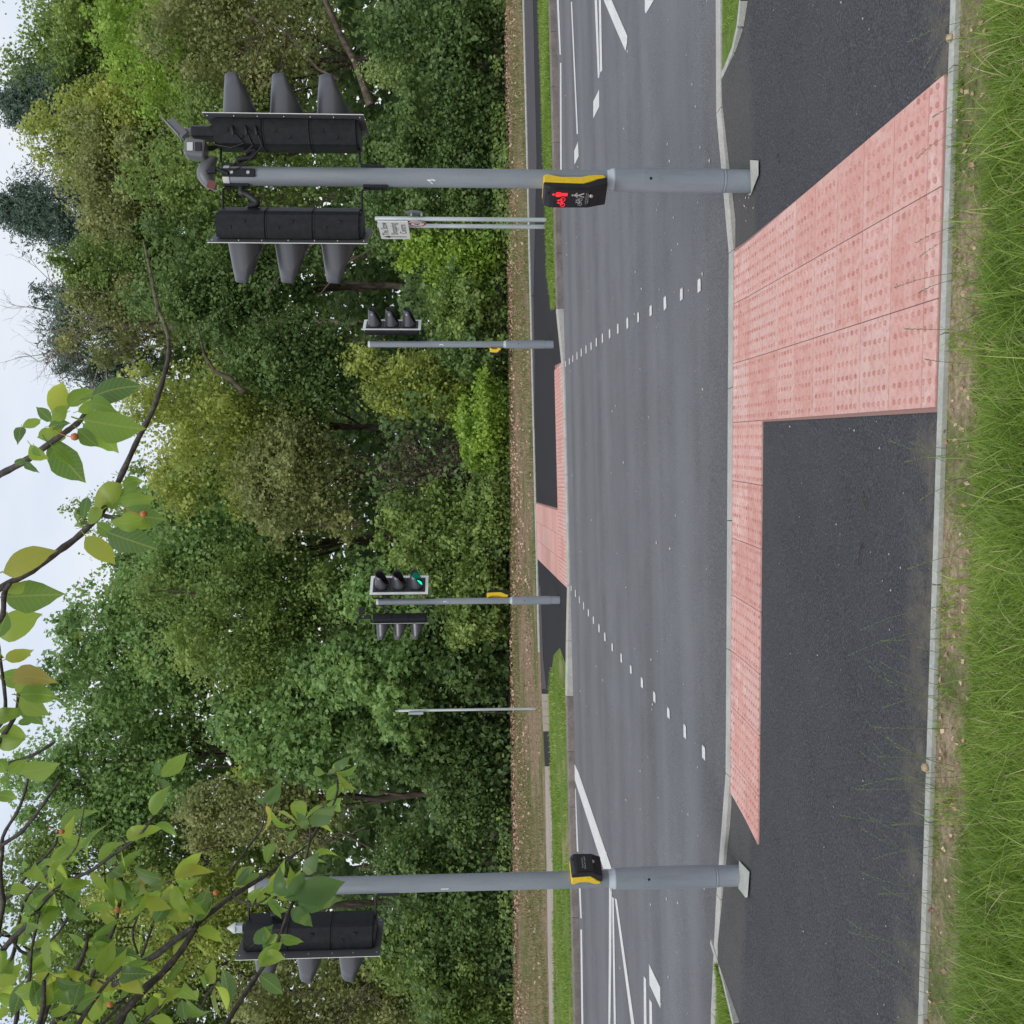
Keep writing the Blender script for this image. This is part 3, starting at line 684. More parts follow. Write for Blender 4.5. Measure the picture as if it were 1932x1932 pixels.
def hose(root, pts, r=.018):
    P_ = [Vector(p) for p in pts]; out = []
    for i in range(len(P_)-1):                      # Catmull-Rom
        p0, p1, p2, p3 = P_[max(i-1, 0)], P_[i], P_[i+1], P_[min(i+2, len(P_)-1)]
        for s_ in range(8):
            t = s_/8; out.append(.5*((2*p1)+(p2-p0)*t+(2*p0-5*p1+4*p2-p3)*t*t+(3*p1-p0-3*p2+p3)*t**3))
    out.append(P_[-1]); k = MB(); k.tube(out, [r*(1+.10*(i % 2)) for i in range(len(out))], 10); k.build('cable_hose', M_rubber, root)

def root_at(P, label, h=0):
    z = float(gz(P[0], P[1]))+h
    return tag(empty('traffic_signal', (P[0], P[1], z)), label, 'traffic light', 'signal poles at the crossing')
def yawv(v): return math.atan2(v[1], v[0])
def head_with_brackets(root, off, facing, zc, lit=False, side=1, back=M_boardback, sc=1.0):
    yaw = math.radians(facing); loc = (off[0], off[1], zc)
    h = signal_head(root, loc, yaw, lit, back, sc)
    hb = (off[0]-math.cos(yaw)*.08, off[1]-math.sin(yaw)*.08); ang = yawv(hb)
    d_ = math.hypot(*hb)
    bracket(root, 0, 0, ang, d_, zc+(.40 if sc == 1 else .335), 1, hb[0], hb[1], zc+1.5*PITCH*sc-.02)
    bracket(root, 0, 0, ang, d_, zc-.55*(1 if sc == 1 else .94), 1, hb[0], hb[1], zc-1.5*PITCH*sc+.02)
    a = ang; c1, s1 = math.cos(a), math.sin(a)
    hose(root, [(c1*.03, s1*.03, zc+.30), (c1*.10, s1*.10, zc+.31), (c1*.12, s1*.12, zc+.25-.02*side), (c1*.17, s1*.17, zc+.21), (c1*(d_-.09), s1*(d_-.09), zc+.27)])
    return h

# pole 4, right foreground
P = G(1412, 342, .01)
s4 = root_at(P, 'near grey signal pole numbered 4 with two black heads and a red lit display box', near_path_top(P[0], P[1]))
pole_parts(s4, 3.285, math.radians(-100)); digit_on_pole(s4, '4', 2.0, .0575, math.radians(-129), .075)
head_with_brackets(s4, (.315, .0), -5, 2.882, sc=.93)
head_with_brackets(s4, (-.35, .02), 180-28, 2.867, side=-1, sc=.93)
pushbutton_unit(s4, math.radians(214), .925, .385, 'display')
# detectors on top of pole 4
k = MB(); k.box((-.0, -.062, 3.27), (.05, .014, .20)); k.tube([(-.01, -.066, 3.33), (.02, -.07, 3.40), (.0, -.06, 3.46)], .014, 8); k.box((.012, -.07, 3.42), (.04, .03, .035)); o = k.build('detector_bracket', M_black, s4, bevel=.003); o.location.z = -.09
k = MB()
for z in (3.21, 3.31): k.lathe([(.012, 0), (.010, .004)], (0, -.0692, z), 12, Matrix.Rotation(PI/2, 3, 'X'))
tag(k.build('bracket_bolt', M_bolt, o), kind='stuff')
k = MB(); V = []; Fc = []; n = 12                         # rounded hood leaning over the pole
for i in range(9):
    t = i/8; rr = .072*math.sin(PI*min(.98, .12+.72*t))**.7
    for j in range(n):
        a = 2*PI*j/n; V.append((-.09+.20*t, rr*.8*math.cos(a), 3.50+rr*.75*math.sin(a)+.045*math.sin(PI*t)))
for i in range(8):
    for j in range(n): Fc.append((i*n+j, i*n+(j+1) % n, (i+1)*n+(j+1) % n, (i+1)*n+j))
Fc.append(tuple(range(n))); Fc.append(tuple(range(8*n, 9*n))[::-1]); k.add(V, Fc, True)
det = k.build('motion_detector', M_camgrey, s4); det.location.z = -.15
k = MB(); k.box((-.075, -.050, 3.495), (.05, .02, .05), Matrix.Rotation(.3, 3, 'Y')); k.build('sensor_window', M_window, det)
# column, small camera and camera box on top of the right-hand head
k = MB(); k.prism([(.225, -.055), (.28, -.06), (.30, -.03), (.30, .03), (.28, .055), (.225, .05)], 2, 3.42, 3.585); hc = k.build('sensor_column', M_black, s4, bevel=.006); hc.location = (.0, 0, -.115)
k = MB(); k.tube([(.27, 0, 3.585), (.27, 0, 3.63)], .022, 10); k.box((.285, 0, 3.67), (.13, .07, .05), Matrix.Rotation(-.75, 3, 'Y')); k.box((.29, 0, 3.712), (.15, .085, .008), Matrix.Rotation(-.75, 3, 'Y')); k.build('small_camera', M_camgrey, hc, bevel=.006)
k = MB(); k.box((.215, -.05, 3.56), (.105, .11, .125), Matrix.Rotation(.12, 3, 'Y')); cb = k.build('camera_box', M_camgrey, s4, bevel=.014); cb.location = (-.075, 0, -.125)
k = MB(); k.box((.215, -.107, 3.585), (.05, .006, .035)); k.build('label_plate', M_lenslight, cb)
k = MB(); k.box((.215, -.1065, 3.535), (.055, .008, .04)); k.build('lens_panel', M_blackface, cb, bevel=.003)
k = MB(); k.tube([(.215, -.03, 3.50), (.225, -.01, 3.46), (.25, 0, 3.42), (.25, 0, 3.38)], .014, 8); k.build('camera_stem', M_black, s4).location = (-.06, 0, -.11)
k = MB()
for z, x2 in ((3.27, .27), (3.19, .26), (3.13, .25)):
    k.tube([(.255, -.135, z+.01), (.235, -.15, z+.005), (.20, -.145, z)], .009, 8)
k.tube([(.22, -.12, 3.27), (.17, -.09, 3.22), (.15, -.07, 3.30), (.17, -.06, 3.40), (.21, -.03, 3.47)], .004, 6)
k.tube([(.22, -.12, 3.13), (.15, -.10, 3.11), (.09, -.08, 3.17), (.03, -.075, 3.24), (.0, -.07, 3.33)], .004, 6); k.tube([(.22, -.12, 3.19), (.16, -.08, 3.17), (.11, -.05, 3.24), (.06, -.03, 3.3)], .004, 6)
tag(k.build('sensor_cable', M_rubber, s4), kind='stuff').location.z = -.08

# pole 1, left foreground
P = G(1395, 1652, .02)
s1 = root_at(P, 'grey signal pole numbered 1 in the left foreground, one black head behind cherry leaves', near_path_top(P[0], P[1]))
pole_parts(s1, 3.34, math.radians(-78)); digit_on_pole(s1, '1', 2.02, .0575, math.radians(-112), .075)
h = head_with_brackets(s1, (-.36, .03), 180-12, 2.927, side=-1, sc=.92)
k = MB(); k.box((-.27, -.0, 3.41), (.05, .05, .05)); k.build('sensor_stub', M_weld, s1); k = MB(); k.lathe([(.035, 3.43), (.035, 3.445), (.004, 3.49)], (-.27, 0, 0), 14); k.build('photocell_cap', M_cap, s1)
pushbutton_unit(s1, math.radians(-34), .97, .20, 'button')
# poles 2 and 3 across the road
P = G(1057, 1132)
s2 = root_at(P, 'far grey pole numbered 2 whose right head shows a green light', .012)
pole_parts(s2, 3.30, math.radians(-90)); digit_on_pole(s2, '2', 2.06, .0575, math.radians(-97), .10)
head_with_brackets(s2, (.30, -.10), -43, 2.88, lit=True); head_with_brackets(s2, (-.37, .0), 184, 2.87)
pushbutton_unit(s2, math.radians(30), .93, .385, 'display')
k = MB(); k.box((-.27, 0, 3.46), (.06, .09, .13)); k.tube([(-.30, 0, 3.5), (-.30, 0, 3.60)], .012, 8); k.box((-.31, 0, 3.63), (.1, .06, .05), Matrix.Rotation(.5, 3, 'Y')); k.box((-.16, 0, 3.56), (.12, .12, .10)); k.tube([(-.16, 0, 3.5), (-.2, 0, 3.4)], .012, 8); k.build('small_camera', M_black, s2, bevel=.006)
P = G(1045, 650)
s3 = root_at(P, 'far grey pole numbered 3 with a single unlit head on its right side', .012)
pole_parts(s3, 3.34, math.radians(-90)); digit_on_pole(s3, '3', 2.02, .0575, math.radians(-112), .10)
head_with_brackets(s3, (.33, -.05), -34, 2.90)
pushbutton_unit(s3, math.radians(158), .95, .20, 'button')

# mortar squares round the near pole bases
for nm, q in (('mortar_pad', [(1412, 363), (1414, 302), (1427, 303), (1426, 330), (1411, 368), (1406, 368)]), ('mortar_pad', [(1394, 1624), (1411, 1645), (1410, 1692), (1407, 1694), (1396, 1676)])):
    sheet(nm, pxy(q, .03), .010, M_edging, near_path, hz=near_path_top)

# ---- signs beyond the road
A = G(1035, 415, .075); B_ = G(1030, 428, .075)
tag_s = tag(empty('road_sign', (A[0], A[1], float(gz(A[0], A[1]))+.07)), 'white direction sign with black arrow on twin galvanised posts by the far kerb', 'road sign')
for q in (A, B_):
    k = MB(); k.lathe([(.038, -.3), (.038, 3.07), (.03, 3.08)], (q[0]-A[0], q[1]-A[1], 0), 14); k.build('post', M_galv, tag_s)
fr_ = Matrix.Translation((-.055, -.02, 2.77)) @ Matrix.Rotation(math.radians(3), 4, 'Z')
k = MB(); k.box((0, .46, 0), (.012, .95, .54)); pl = k.build('sign_plate', M_white, tag_s, bevel=.004); pl.matrix_local = fr_
k = MB()
for s_ in (-1, 1): k.box((.012, .46, s_*.15), (.02, .9, .04))
k.build('rail', M_galv, pl)
RXn = Matrix.Rotation(-PI/2, 4, 'Z') @ Matrix.Rotation(PI/2, 4, 'X')
t = link('lettering', text_mesh('The Stow\nShopping\nCentre', .172), M_ink, pl); t.matrix_local = Matrix.Translation((-.0085, .38, 0)) @ RXn
k = MB(); k.prism([(.80, .23), (.74, .10), (.785, .12), (.785, -.2), (.815, -.2), (.815, .12), (.86, .10)], 0, -.0085, -.0065); k.build('arrow', M_ink, pl)
for xo, yo, m_, fl in ((-.055, .10, M_white, 1), (.10, .0, M_signback, 0)):
    Rr = Matrix.Rotation(-PI/2, 3, 'Y'); k = MB()
    k.lathe([(.16, 0), (.16, .004), (.155, .005)], (xo, yo, 2.34 if fl else 2.38), 28, Rr if fl else Matrix.Rotation(PI/2, 3, 'Y')); dsc = k.build('speed_limit_disc' if fl else 'rear_facing_disc', m_, tag_s)
    k = MB(); k.box((xo+(.02 if fl else -.03), yo-.02, 2.44), (.05, .03, .03)); k.box((xo+(.02 if fl else -.03), yo-.02, 2.26), (.05, .03, .03)); k.build('disc_clamp', M_galv, dsc)
    if fl:
        k = MB(); V = []
        for i in range(32):
            a = 2*PI*i/32
            for rr in (.155, .118): V.append((xo-.0068, yo+rr*math.cos(a), 2.34+rr*math.sin(a)))
        k.add(V, [(2*i, 2*i+1, (2*i+3) % 64, (2*i+2) % 64) for i in range(32)]); k.build('red_ring', M_signred, dsc)
        t = tag(link('lettering', text_mesh('40', .17), M_ink, dsc), kind='stuff'); t.matrix_local = Matrix.Translation((xo-.0072, yo, 2.34)) @ RXn
P = G(1007, 1337)
tp = tag(empty('thin_post', (P[0], P[1], float(gz(P[0], P[1])))), 'thin pale grey post with a small framed plate standing before the hedge', 'post')
k = MB(); k.lathe([(.032, -.3), (.032, 3.3), (.02, 3.31)], n=12); k.build('pole', M_galv, tp)
k = MB(); k.box((-.045, 0, 2.88), (.05, .30, .36)); pf = k.build('plate_frame', M_galv, tp); k = MB(); k.box((-.072, 0, 2.88), (.006, .25, .30)); k.build('notice_panel', M_blackface, pf)
k = MB(); k.lathe([(.022, 3.31), (.022, 3.36), (.01, 3.39)], n=10); k.build('post_top', M_greyink, tp)

# ================================================================== VEGETATION
def fbm(x, y, s_, seed):
    r_ = np.random.default_rng(seed); v = 0*x
    for i in range(7):
        f_ = s_*(1.45**i); a = r_.uniform(0, 2*PI); p = r_.uniform(0, 6.28); v = v+np.sin((x*math.cos(a)+y*math.sin(a))*f_+p+1.3*np.sin(y*f_*.6+p))/(1.25**i)
    return v/3.2
def unitv(a): return a/np.maximum(np.linalg.norm(a, axis=-1, keepdims=True), 1e-9)
def leaf_arrays(C_, Nn, S, rs, shape='leaf', tint=None):
    """C_ leaf centres, Nn rough normals, S sizes -> two triangles each (folded leaf)"""
    n = len(C_)
    nn = unitv(Nn+rs.normal(0, .55, (n, 3)))
    a = rs.normal(0, 1, (n, 3)); a[:, 2] -= .5; t = unitv(a-nn*np.sum(a*nn, 1, keepdims=True)); s_ = np.cross(nn, t)
    S = S[:, None]; wd = .36 if shape == 'leaf' else (.48 if shape == 'maple' else .14)
    if shape == 'maple':                     # three-pointed broad leaf, 4 triangles
        V = np.stack([C_-t*S*.5, C_-s_*S*.52-t*S*.02+nn*S*.10, C_-s_*S*.20+t*S*.12, C_+t*S*.55, C_+s_*S*.20+t*S*.12, C_+s_*S*.52-t*S*.02+nn*S*.10], 1).reshape(-1, 3)
        b = (np.arange(n)*6)[:, None]
        T = np.concatenate([b+np.array([[0, 2, 1]]), b+np.array([[0, 3, 2]]), b+np.array([[0, 4, 3]]), b+np.array([[0, 5, 4]])], 0); k = 6
    else:
        V = np.stack([C_-t*S*.5, C_-s_*S*wd+nn*S*.12, C_+t*S*.5, C_+s_*S*wd+nn*S*.12], 1).reshape(-1, 3)
        b = (np.arange(n)*4)[:, None]; T = np.concatenate([b+np.array([[0, 2, 1]]), b+np.array([[0, 3, 2]])], 0); k = 4
    return V, T, np.repeat(tint, k)
def crown_points(c, r, n, rs, lobes=26, lobe_r=.34, fill=.25, front=.62, droop=0., cone=False):
    c = np.array(c); r = np.array(r)
    d_ = unitv(rs.normal(0, 1, (lobes, 3))); rad = rs.uniform(.35, 1.06, (lobes, 1))
    lc = d_*rad
    if cone:
        h = rs.uniform(-1, .95, lobes); a = rs.uniform(0, 2*PI, lobes); w_ = (1-h)/2*rs.uniform(.5, 1, lobes)+.04
        lc = np.stack([np.cos(a)*w_, np.sin(a)*w_, h], 1)
    lr = lobe_r*rs.uniform(.55, 1.25, lobes)
    wgt = lr**2*np.where(lc[:, 1] > .25, 1-front, 1.0); idx = rs.choice(lobes, n, p=wgt/wgt.sum())
    # twigs: each lobe is made of sprays, so that leaves hang together in clumps
    ns = 22; sp = unitv(rs.normal(0, 1, (lobes, ns, 3))); sp[..., 2] = np.abs(sp[..., 2])*.9-.15; sp = unitv(sp)
    k = rs.integers(0, ns, n); dirs = sp[idx, k]
    rr = rs.uniform(.55, 1.12, (n, 1))*lr[idx][:, None]
    P = lc[idx]+dirs*rr+rs.normal(0, .22, (n, 3))*lr[idx][:, None]*.62
    inner = rs.random(n) < fill
    P[inner] = lc[idx][inner]+rs.normal(0, .5, (inner.sum(), 3))*lr[idx][inner][:, None]
    nrm = unitv(dirs+np.array([0, 0, .55])); spray_t = rs.random((lobes, ns))[idx, k]; lobe_t = rs.random(lobes)[idx]
    fz = rs.random(n) < .22; dd_ = unitv(rs.normal(0, 1, (n, 3))); dd_[:, 1] = -np.abs(dd_[:, 1]); P[fz] = dd_[fz]*rs.uniform(.35, .97, (n, 1))[fz]
    W = c+P*r; W[:, 2] -= droop*np.abs(P[:, 0]*r[0])*.1
    return W, nrm, spray_t, lobe_t, lc*r+c
def limb(k, a, b_, r0, r1, rs, n=7, wob=.07):
    a = np.array(a, float); b_ = np.array(b_, float); Ln = np.linalg.norm(b_-a); pts = []
    off = np.zeros(3)
    for i in range(n+1):
        t = i/n; 
        if 0 < i < n: off = off*.6+rs.normal(0, wob*Ln/n*1.6, 3)
        else: off = off*(0 if i == 0 else .4)
        pts.append(a+(b_-a)*t+off+np.array([0, 0, .12*Ln*math.sin(PI*t)*(.5)]))
    k.tube([tuple(p) for p in pts], [r0+(r1-r0)*i/n for i in range(n+1)], 7); return pts
ALL = []
def plant(name, label, cat, X, Y, Z, rX, rY, n, pal_, size=.10, shape='leaf', lobes=26, lobe_r=.34, group=None, seed=0, trunk=.14, cone=False, front=.85, fill=.2, depth=None, barkm=None, limbs=7, extra=None, tb=(.62, .24), zmin=None):
    rs = np.random.default_rng(seed+int(X*7+Y)); c = AT(X, Y, Z); s_ = Z/FOC; rz, rx = rX*s_, rY*s_
    ry = depth if depth else min(rx, 2.6)
    base = (c[0]+rs.uniform(-.3, .3), c[1]+.2, float(gz(c[0], c[1]))-.05)
    root = tag(empty(name, base), label, cat, group); b = np.array(base)
    W, nr, st, lt, lc = crown_points(c, (rx, ry, rz), n, rs, lobes, lobe_r, fill, front, cone=cone)
    W[:, 2] = np.maximum(W[:, 2], gz(W[:, 0], W[:, 1])+.03+rs.random(len(W))*.1)
    keep = W[:, 1] > 24.5; W, nr, st, lt = W[keep], nr[keep], st[keep], lt[keep]
    tint = np.clip(.34*lt+.42*st+.30*rs.random(len(W))+.0, 0, 1)
    V, T, A_ = leaf_arrays(W-b, nr, size*1.32*rs.uniform(.65, 1.3, len(W)), rs, shape, tint)
    me = tri_mesh('crown', V, T, A_); link('crown' if rz > 1.6 else 'foliage', me, LM[pal_], root)
    trunk *= .72; k = MB(); top = c+np.array([0, 0, rz*.35]); g0 = np.array([b[0], b[1], b[2]])
    if c[2]-b[2] > .6:
        tp_ = limb(k, (0, .5, 0), tuple(top-b+np.array([0, ry*.35, 0])), trunk, trunk*.3, rs, 9, .05)
        order = rs.permutation(len(lc))[:limbs]
        for j in order:
            q = lc[j]-b; q0 = tp_[int(rs.integers(3, 8))]
            if q[2] > -.2: 
                pp = limb(k, q0, q, trunk*.42, .02, rs, 6, .12)
                for _ in range(2):
                    limb(k, pp[3], q+rs.normal(0, .25, 3)*np.array([rx, ry, rz])*.6, trunk*.15, .008, rs, 4, .15)
    else:
        for j in range(min(6, len(lc))): limb(k, (rs.uniform(-.4, .4), 0, 0), tuple(lc[j]-b), .03, .008, rs, 4, .15)
    if extra: extra(k, b, rs)
    k.build('trunk' if c[2]-b[2] > .6 else 'stem', barkm or M_bark, root)
    return root
GB = 'trees at the back of the wood'; GF = 'bushes along the foot of the wood'; GM = 'trees of the wood front'
def px_limb(pts, rads):
    def f(k, b, rs):
        P_ = [AT(x, y, z)-b for x, y, z in pts]; k.tube([tuple(p) for p in P_], rads, 7)
    return f
def multi(*fs):
    def f(k, b, rs):
        for g in fs: g(k, b, rs)
    return f
def dead_crown(apexes, depth=5, r0=.05):
    def f(k, b, rs):
        def br(p, d_, L_, r, g):
            q = p+d_*L_; m_ = p+d_*L_*.5+rs.normal(0, .05*L_, 3)
            k.tube([tuple(p-b), tuple(m_-b), tuple(q-b)], [r, r*.8, r*.6], 5, False)
            if g <= 0: return
            for _ in range(int(rs.integers(2, 4))):
                br(q if rs.random() < .6 else m_, unitv(d_+rs.normal(0, .55, 3)+np.array([0, 0, .12])), L_*rs.uniform(.55, .82), r*.58, g-1)
        for (x0, y0, x1, y1, z) in apexes:
            p = AT(x0, y0, z); q = AT(x1, y1, z); br(p, unitv(q-p), np.linalg.norm(q-p)*.55, r0, depth)
    return f

# back row
plant('conifer', 'tall dark blue conifer, rightmost peak against the sky', 'conifer', 140, 205, 42.5, 130, 90, 18000, 'blue', .16, 'needle', 60, .24, GB, cone=True, depth=3, trunk=.2)
plant('conifer', 'dark conifer with ragged top breaking the skyline right of centre', 'conifer', 150, 400, 44.5, 150, 125, 24000, 'blue', .16, 'needle', 64, .22, GB, 3, cone=True, depth=3, trunk=.2)
plant('pine_tree', 'dark pine with open crown behind the bare dead branches', 'pine', 200, 640, 44, 125, 120, 19000, 'blue', .16, 'needle', 44, .25, GB, 5, depth=3, trunk=.2)
plant('broadleaf_tree', 'mid green tree at the top right corner of the photo', 'tree', 200, 70, 42, 165, 150, 22000, 'mid', .13, 'leaf', 34, .3, GB, 7, trunk=.22)
plant('broadleaf_tree', 'tall yellowish tree standing right of the two dark conifers', 'tree', 255, 265, 40, 175, 130, 20000, 'yel', .11, 'leaf', 34, .3, GM, 8, trunk=.2)
plant('broadleaf_tree', 'olive green tree in front of the ragged conifer', 'tree', 240, 345, 39, 135, 125, 17000, 'olive', .11, 'leaf', 30, .3, GM, 9, trunk=.2)
plant('broadleaf_tree', 'green tree filling the skyline between the ragged conifer and the bare dead tree', 'tree', 260, 490, 41, 130, 95, 14000, 'mid', .12, 'leaf', 34, .28, GB, 18, trunk=.2)
plant('dead_tree', 'half dead tree with bare forked twigs rising into the sky', 'tree', 240, 600, 40, 130, 85, 8000, 'olive', .10, 'leaf', 24, .26, GB, 10, trunk=.22,
      extra=multi(px_limb([(420, 600, 40), (350, 612, 40), (290, 618, 40), (180, 610, 40)], [.26, .22, .16, .08]), dead_crown([(230, 610, 60, 580, 40), (180, 610, 20, 640, 40), (190, 615, 70, 690, 40), (240, 612, 110, 540, 40), (260, 615, 150, 730, 40)], 5, .05)), barkm=M_pale_bark)
plant('broadleaf_tree', 'tall back tree behind the yellow green tree, left of the sky notch', 'tree', 320, 985, 42, 170, 120, 16000, 'mid', .12, 'leaf', 34, .28, GB, 11, trunk=.2)
plant('sycamore_tree', 'big sycamore whose crown tops the wood left of centre', 'tree', 270, 1190, 41, 165, 150, 22000, 'maple', .14, 'maple', 40, .27, GB, 12, trunk=.24)
plant('sycamore_tree', 'sycamore at the upper left with small sky gaps in its crown', 'tree', 230, 1430, 42, 190, 150, 21000, 'maple', .14, 'maple', 40, .26, GB, 13, trunk=.24)
plant('broadleaf_tree', 'green tree behind the cherry leaves at the top left', 'tree', 200, 1660, 42, 230, 150, 19000, 'mid', .13, 'leaf', 36, .28, GB, 14, trunk=.24)
plant('broadleaf_tree', 'dull green tree at the far left edge above the foreground pole', 'tree', 230, 1900, 42, 250, 150, 18000, 'mid', .13, 'leaf', 34, .3, GB, 15, trunk=.24)
plant('broadleaf_tree', 'broad green tree beyond the left edge of the photo', 'tree', 330, 2180, 42, 260, 200, 12000, 'mid', .16, 'leaf', 30, .32, GB, 16, trunk=.24)
plant('broadleaf_tree', 'broad green tree beyond the right edge of the photo', 'tree', 330, -190, 42, 260, 170, 12000, 'mid', .16, 'leaf', 30, .32, GB, 17, trunk=.24)
# middle row
plant('willow_tree', 'grey olive tree with a brown limb behind the right signal head', 'tree', 480, 90, 34, 190, 160, 20000, 'olive', .10, 'leaf', 36, .28, GM, 20,
      extra=multi(px_limb([(700, 200, 32.2), (672, 120, 32.2), (640, 60, 32.2), (600, -30, 32.2)], [.16, .12, .10, .08]), px_limb([(640, 150, 32), (600, 130, 32), (540, 60, 32), (470, 30, 32)], [.05, .04, .03, .02]), px_limb([(430, 190, 32), (480, 120, 32), (500, 60, 32), (460, 20, 32)], [.02, .03, .035, .03]), dead_crown([(500, 60, 430, 110, 32), (540, 60, 520, 180, 32)], 3, .03)), trunk=.2)
plant('broadleaf_tree', 'bright green tree between the right signal head and the photo edge', 'tree', 330, 110, 36, 120, 120, 14000, 'bright', .11, 'leaf', 28, .32, GM, 21, trunk=.2)
plant('broadleaf_tree', 'leafy green tree directly behind pole 4', 'tree', 440, 320, 33, 200, 150, 21000, 'mid', .10, 'leaf', 38, .27, GM, 22, trunk=.2)
plant('ivy_clad_tree', 'dark ivy covered tree left of the right pole heads', 'tree', 440, 530, 33, 190, 140, 21000, 'dark', .11, 'leaf', 38, .27, GM, 23, trunk=.22,
      extra=multi(px_limb([(640, 430, 30.6), (560, 480, 30.6), (500, 560, 30.6)], [.05, .04, .02]), px_limb([(700, 470, 30.6), (650, 500, 30.6), (600, 560, 30.8)], [.04, .03, .02])))
plant('broadleaf_tree', 'shadowed green tree above far pole 3', 'tree', 560, 690, 32, 150, 120, 16000, 'dark', .10, 'leaf', 32, .3, GM, 24, trunk=.18,
      extra=multi(px_limb([(462, 742, 30.5), (432, 712, 30.6), (405, 700, 30.7), (385, 668, 30.9), (372, 612, 31.2)], [.085, .075, .05, .04, .02])))
plant('field_maple', 'rounded yellow green field maple at the centre', 'tree', 440, 800, 33, 200, 150, 24000, 'yel', .10, 'leaf', 44, .25, GM, 25, trunk=.2)
plant('field_maple', 'lower olive lobed maple under the yellow green one', 'tree', 560, 900, 31.5, 140, 120, 15000, 'olive', .10, 'leaf', 30, .3, GM, 26, trunk=.16)
plant('ash_tree', 'large feathery ash tree behind far pole 2', 'tree', 490, 1170, 33, 210, 180, 30000, 'mid', .10, 'leaf', 52, .23, GM, 27, trunk=.22)
plant('sycamore_tree', 'sycamore between the ash and the sky notch', 'tree', 420, 1010, 35, 190, 110, 18000, 'maple', .13, 'maple', 34, .28, GM, 28, trunk=.2)
plant('sycamore_tree', 'sycamore with hanging branch ends above the thin post', 'tree', 600, 1360, 32, 190, 120, 17000, 'maple', .13, 'maple', 34, .28, GM, 29, trunk=.2)
plant('ivy_clad_tree', 'olive brown ivy column in front of a dark hollow', 'tree', 500, 1520, 32, 180, 85, 17000, 'olive', .09, 'leaf', 34, .28, GM, 30, trunk=.2,
      extra=multi(px_limb([(700, 1600, 31), (640, 1570, 31), (600, 1600, 31)], [.04, .03, .02]), px_limb([(690, 1560, 31), (620, 1590, 31), (570, 1570, 31)], [.03, .025, .02])))
plant('broadleaf_tree', 'yellowish tree behind the head of pole 1', 'tree', 400, 1730, 34, 190, 120, 17000, 'yel', .10, 'leaf', 34, .28, GM, 31, trunk=.2)
plant('broadleaf_tree', 'pale olive tree with contorted twigs at the lower left edge', 'tree', 600, 1890, 32, 170, 110, 16000, 'olive', .10, 'leaf', 32, .3, GM, 32, trunk=.18,
      extra=multi(dead_crown([(720, 1900, 690, 1860, 30), (700, 1850, 660, 1890, 30), (640, 1930, 690, 1890, 30)], 4, .03)))
# foot of the wood
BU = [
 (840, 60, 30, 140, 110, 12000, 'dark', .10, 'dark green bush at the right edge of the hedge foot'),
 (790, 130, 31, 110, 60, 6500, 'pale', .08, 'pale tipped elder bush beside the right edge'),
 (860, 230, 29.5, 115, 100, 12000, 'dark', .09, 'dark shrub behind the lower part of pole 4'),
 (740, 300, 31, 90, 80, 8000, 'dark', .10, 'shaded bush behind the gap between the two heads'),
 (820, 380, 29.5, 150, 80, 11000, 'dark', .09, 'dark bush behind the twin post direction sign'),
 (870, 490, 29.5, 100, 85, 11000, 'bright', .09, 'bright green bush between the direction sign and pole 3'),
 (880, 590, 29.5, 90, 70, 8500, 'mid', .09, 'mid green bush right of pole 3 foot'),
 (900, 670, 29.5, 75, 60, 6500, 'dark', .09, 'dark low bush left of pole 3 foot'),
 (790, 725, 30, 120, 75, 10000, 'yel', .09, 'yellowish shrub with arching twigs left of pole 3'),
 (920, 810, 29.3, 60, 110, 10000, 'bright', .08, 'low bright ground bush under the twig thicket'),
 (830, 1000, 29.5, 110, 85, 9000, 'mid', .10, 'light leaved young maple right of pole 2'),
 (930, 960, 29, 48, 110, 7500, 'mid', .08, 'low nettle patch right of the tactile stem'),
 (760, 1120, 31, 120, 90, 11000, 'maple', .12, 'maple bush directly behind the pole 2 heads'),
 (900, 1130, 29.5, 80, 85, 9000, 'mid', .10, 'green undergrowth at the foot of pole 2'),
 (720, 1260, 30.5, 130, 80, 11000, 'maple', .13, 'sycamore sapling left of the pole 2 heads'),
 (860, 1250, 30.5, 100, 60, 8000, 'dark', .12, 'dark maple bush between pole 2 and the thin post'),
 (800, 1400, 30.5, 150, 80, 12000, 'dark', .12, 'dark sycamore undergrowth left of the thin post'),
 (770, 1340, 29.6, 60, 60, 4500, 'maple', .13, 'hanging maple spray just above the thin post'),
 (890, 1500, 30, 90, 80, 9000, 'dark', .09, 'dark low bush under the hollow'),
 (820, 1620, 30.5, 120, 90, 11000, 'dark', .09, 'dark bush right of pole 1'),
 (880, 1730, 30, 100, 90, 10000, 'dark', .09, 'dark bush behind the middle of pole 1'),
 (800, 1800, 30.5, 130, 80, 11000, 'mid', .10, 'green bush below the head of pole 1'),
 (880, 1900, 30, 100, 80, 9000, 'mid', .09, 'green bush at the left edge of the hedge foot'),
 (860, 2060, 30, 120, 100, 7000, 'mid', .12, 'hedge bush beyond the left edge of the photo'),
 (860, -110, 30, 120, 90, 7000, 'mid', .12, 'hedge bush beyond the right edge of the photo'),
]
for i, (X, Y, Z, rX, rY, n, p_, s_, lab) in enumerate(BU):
    plant('bush', lab, 'bush', X, Y, Z, rX, rY, n, p_, s_, 'maple' if p_ == 'maple' or s_ >= .12 else 'leaf', 22, .38, GF, 50+i, trunk=.06, depth=1.4, limbs=4)
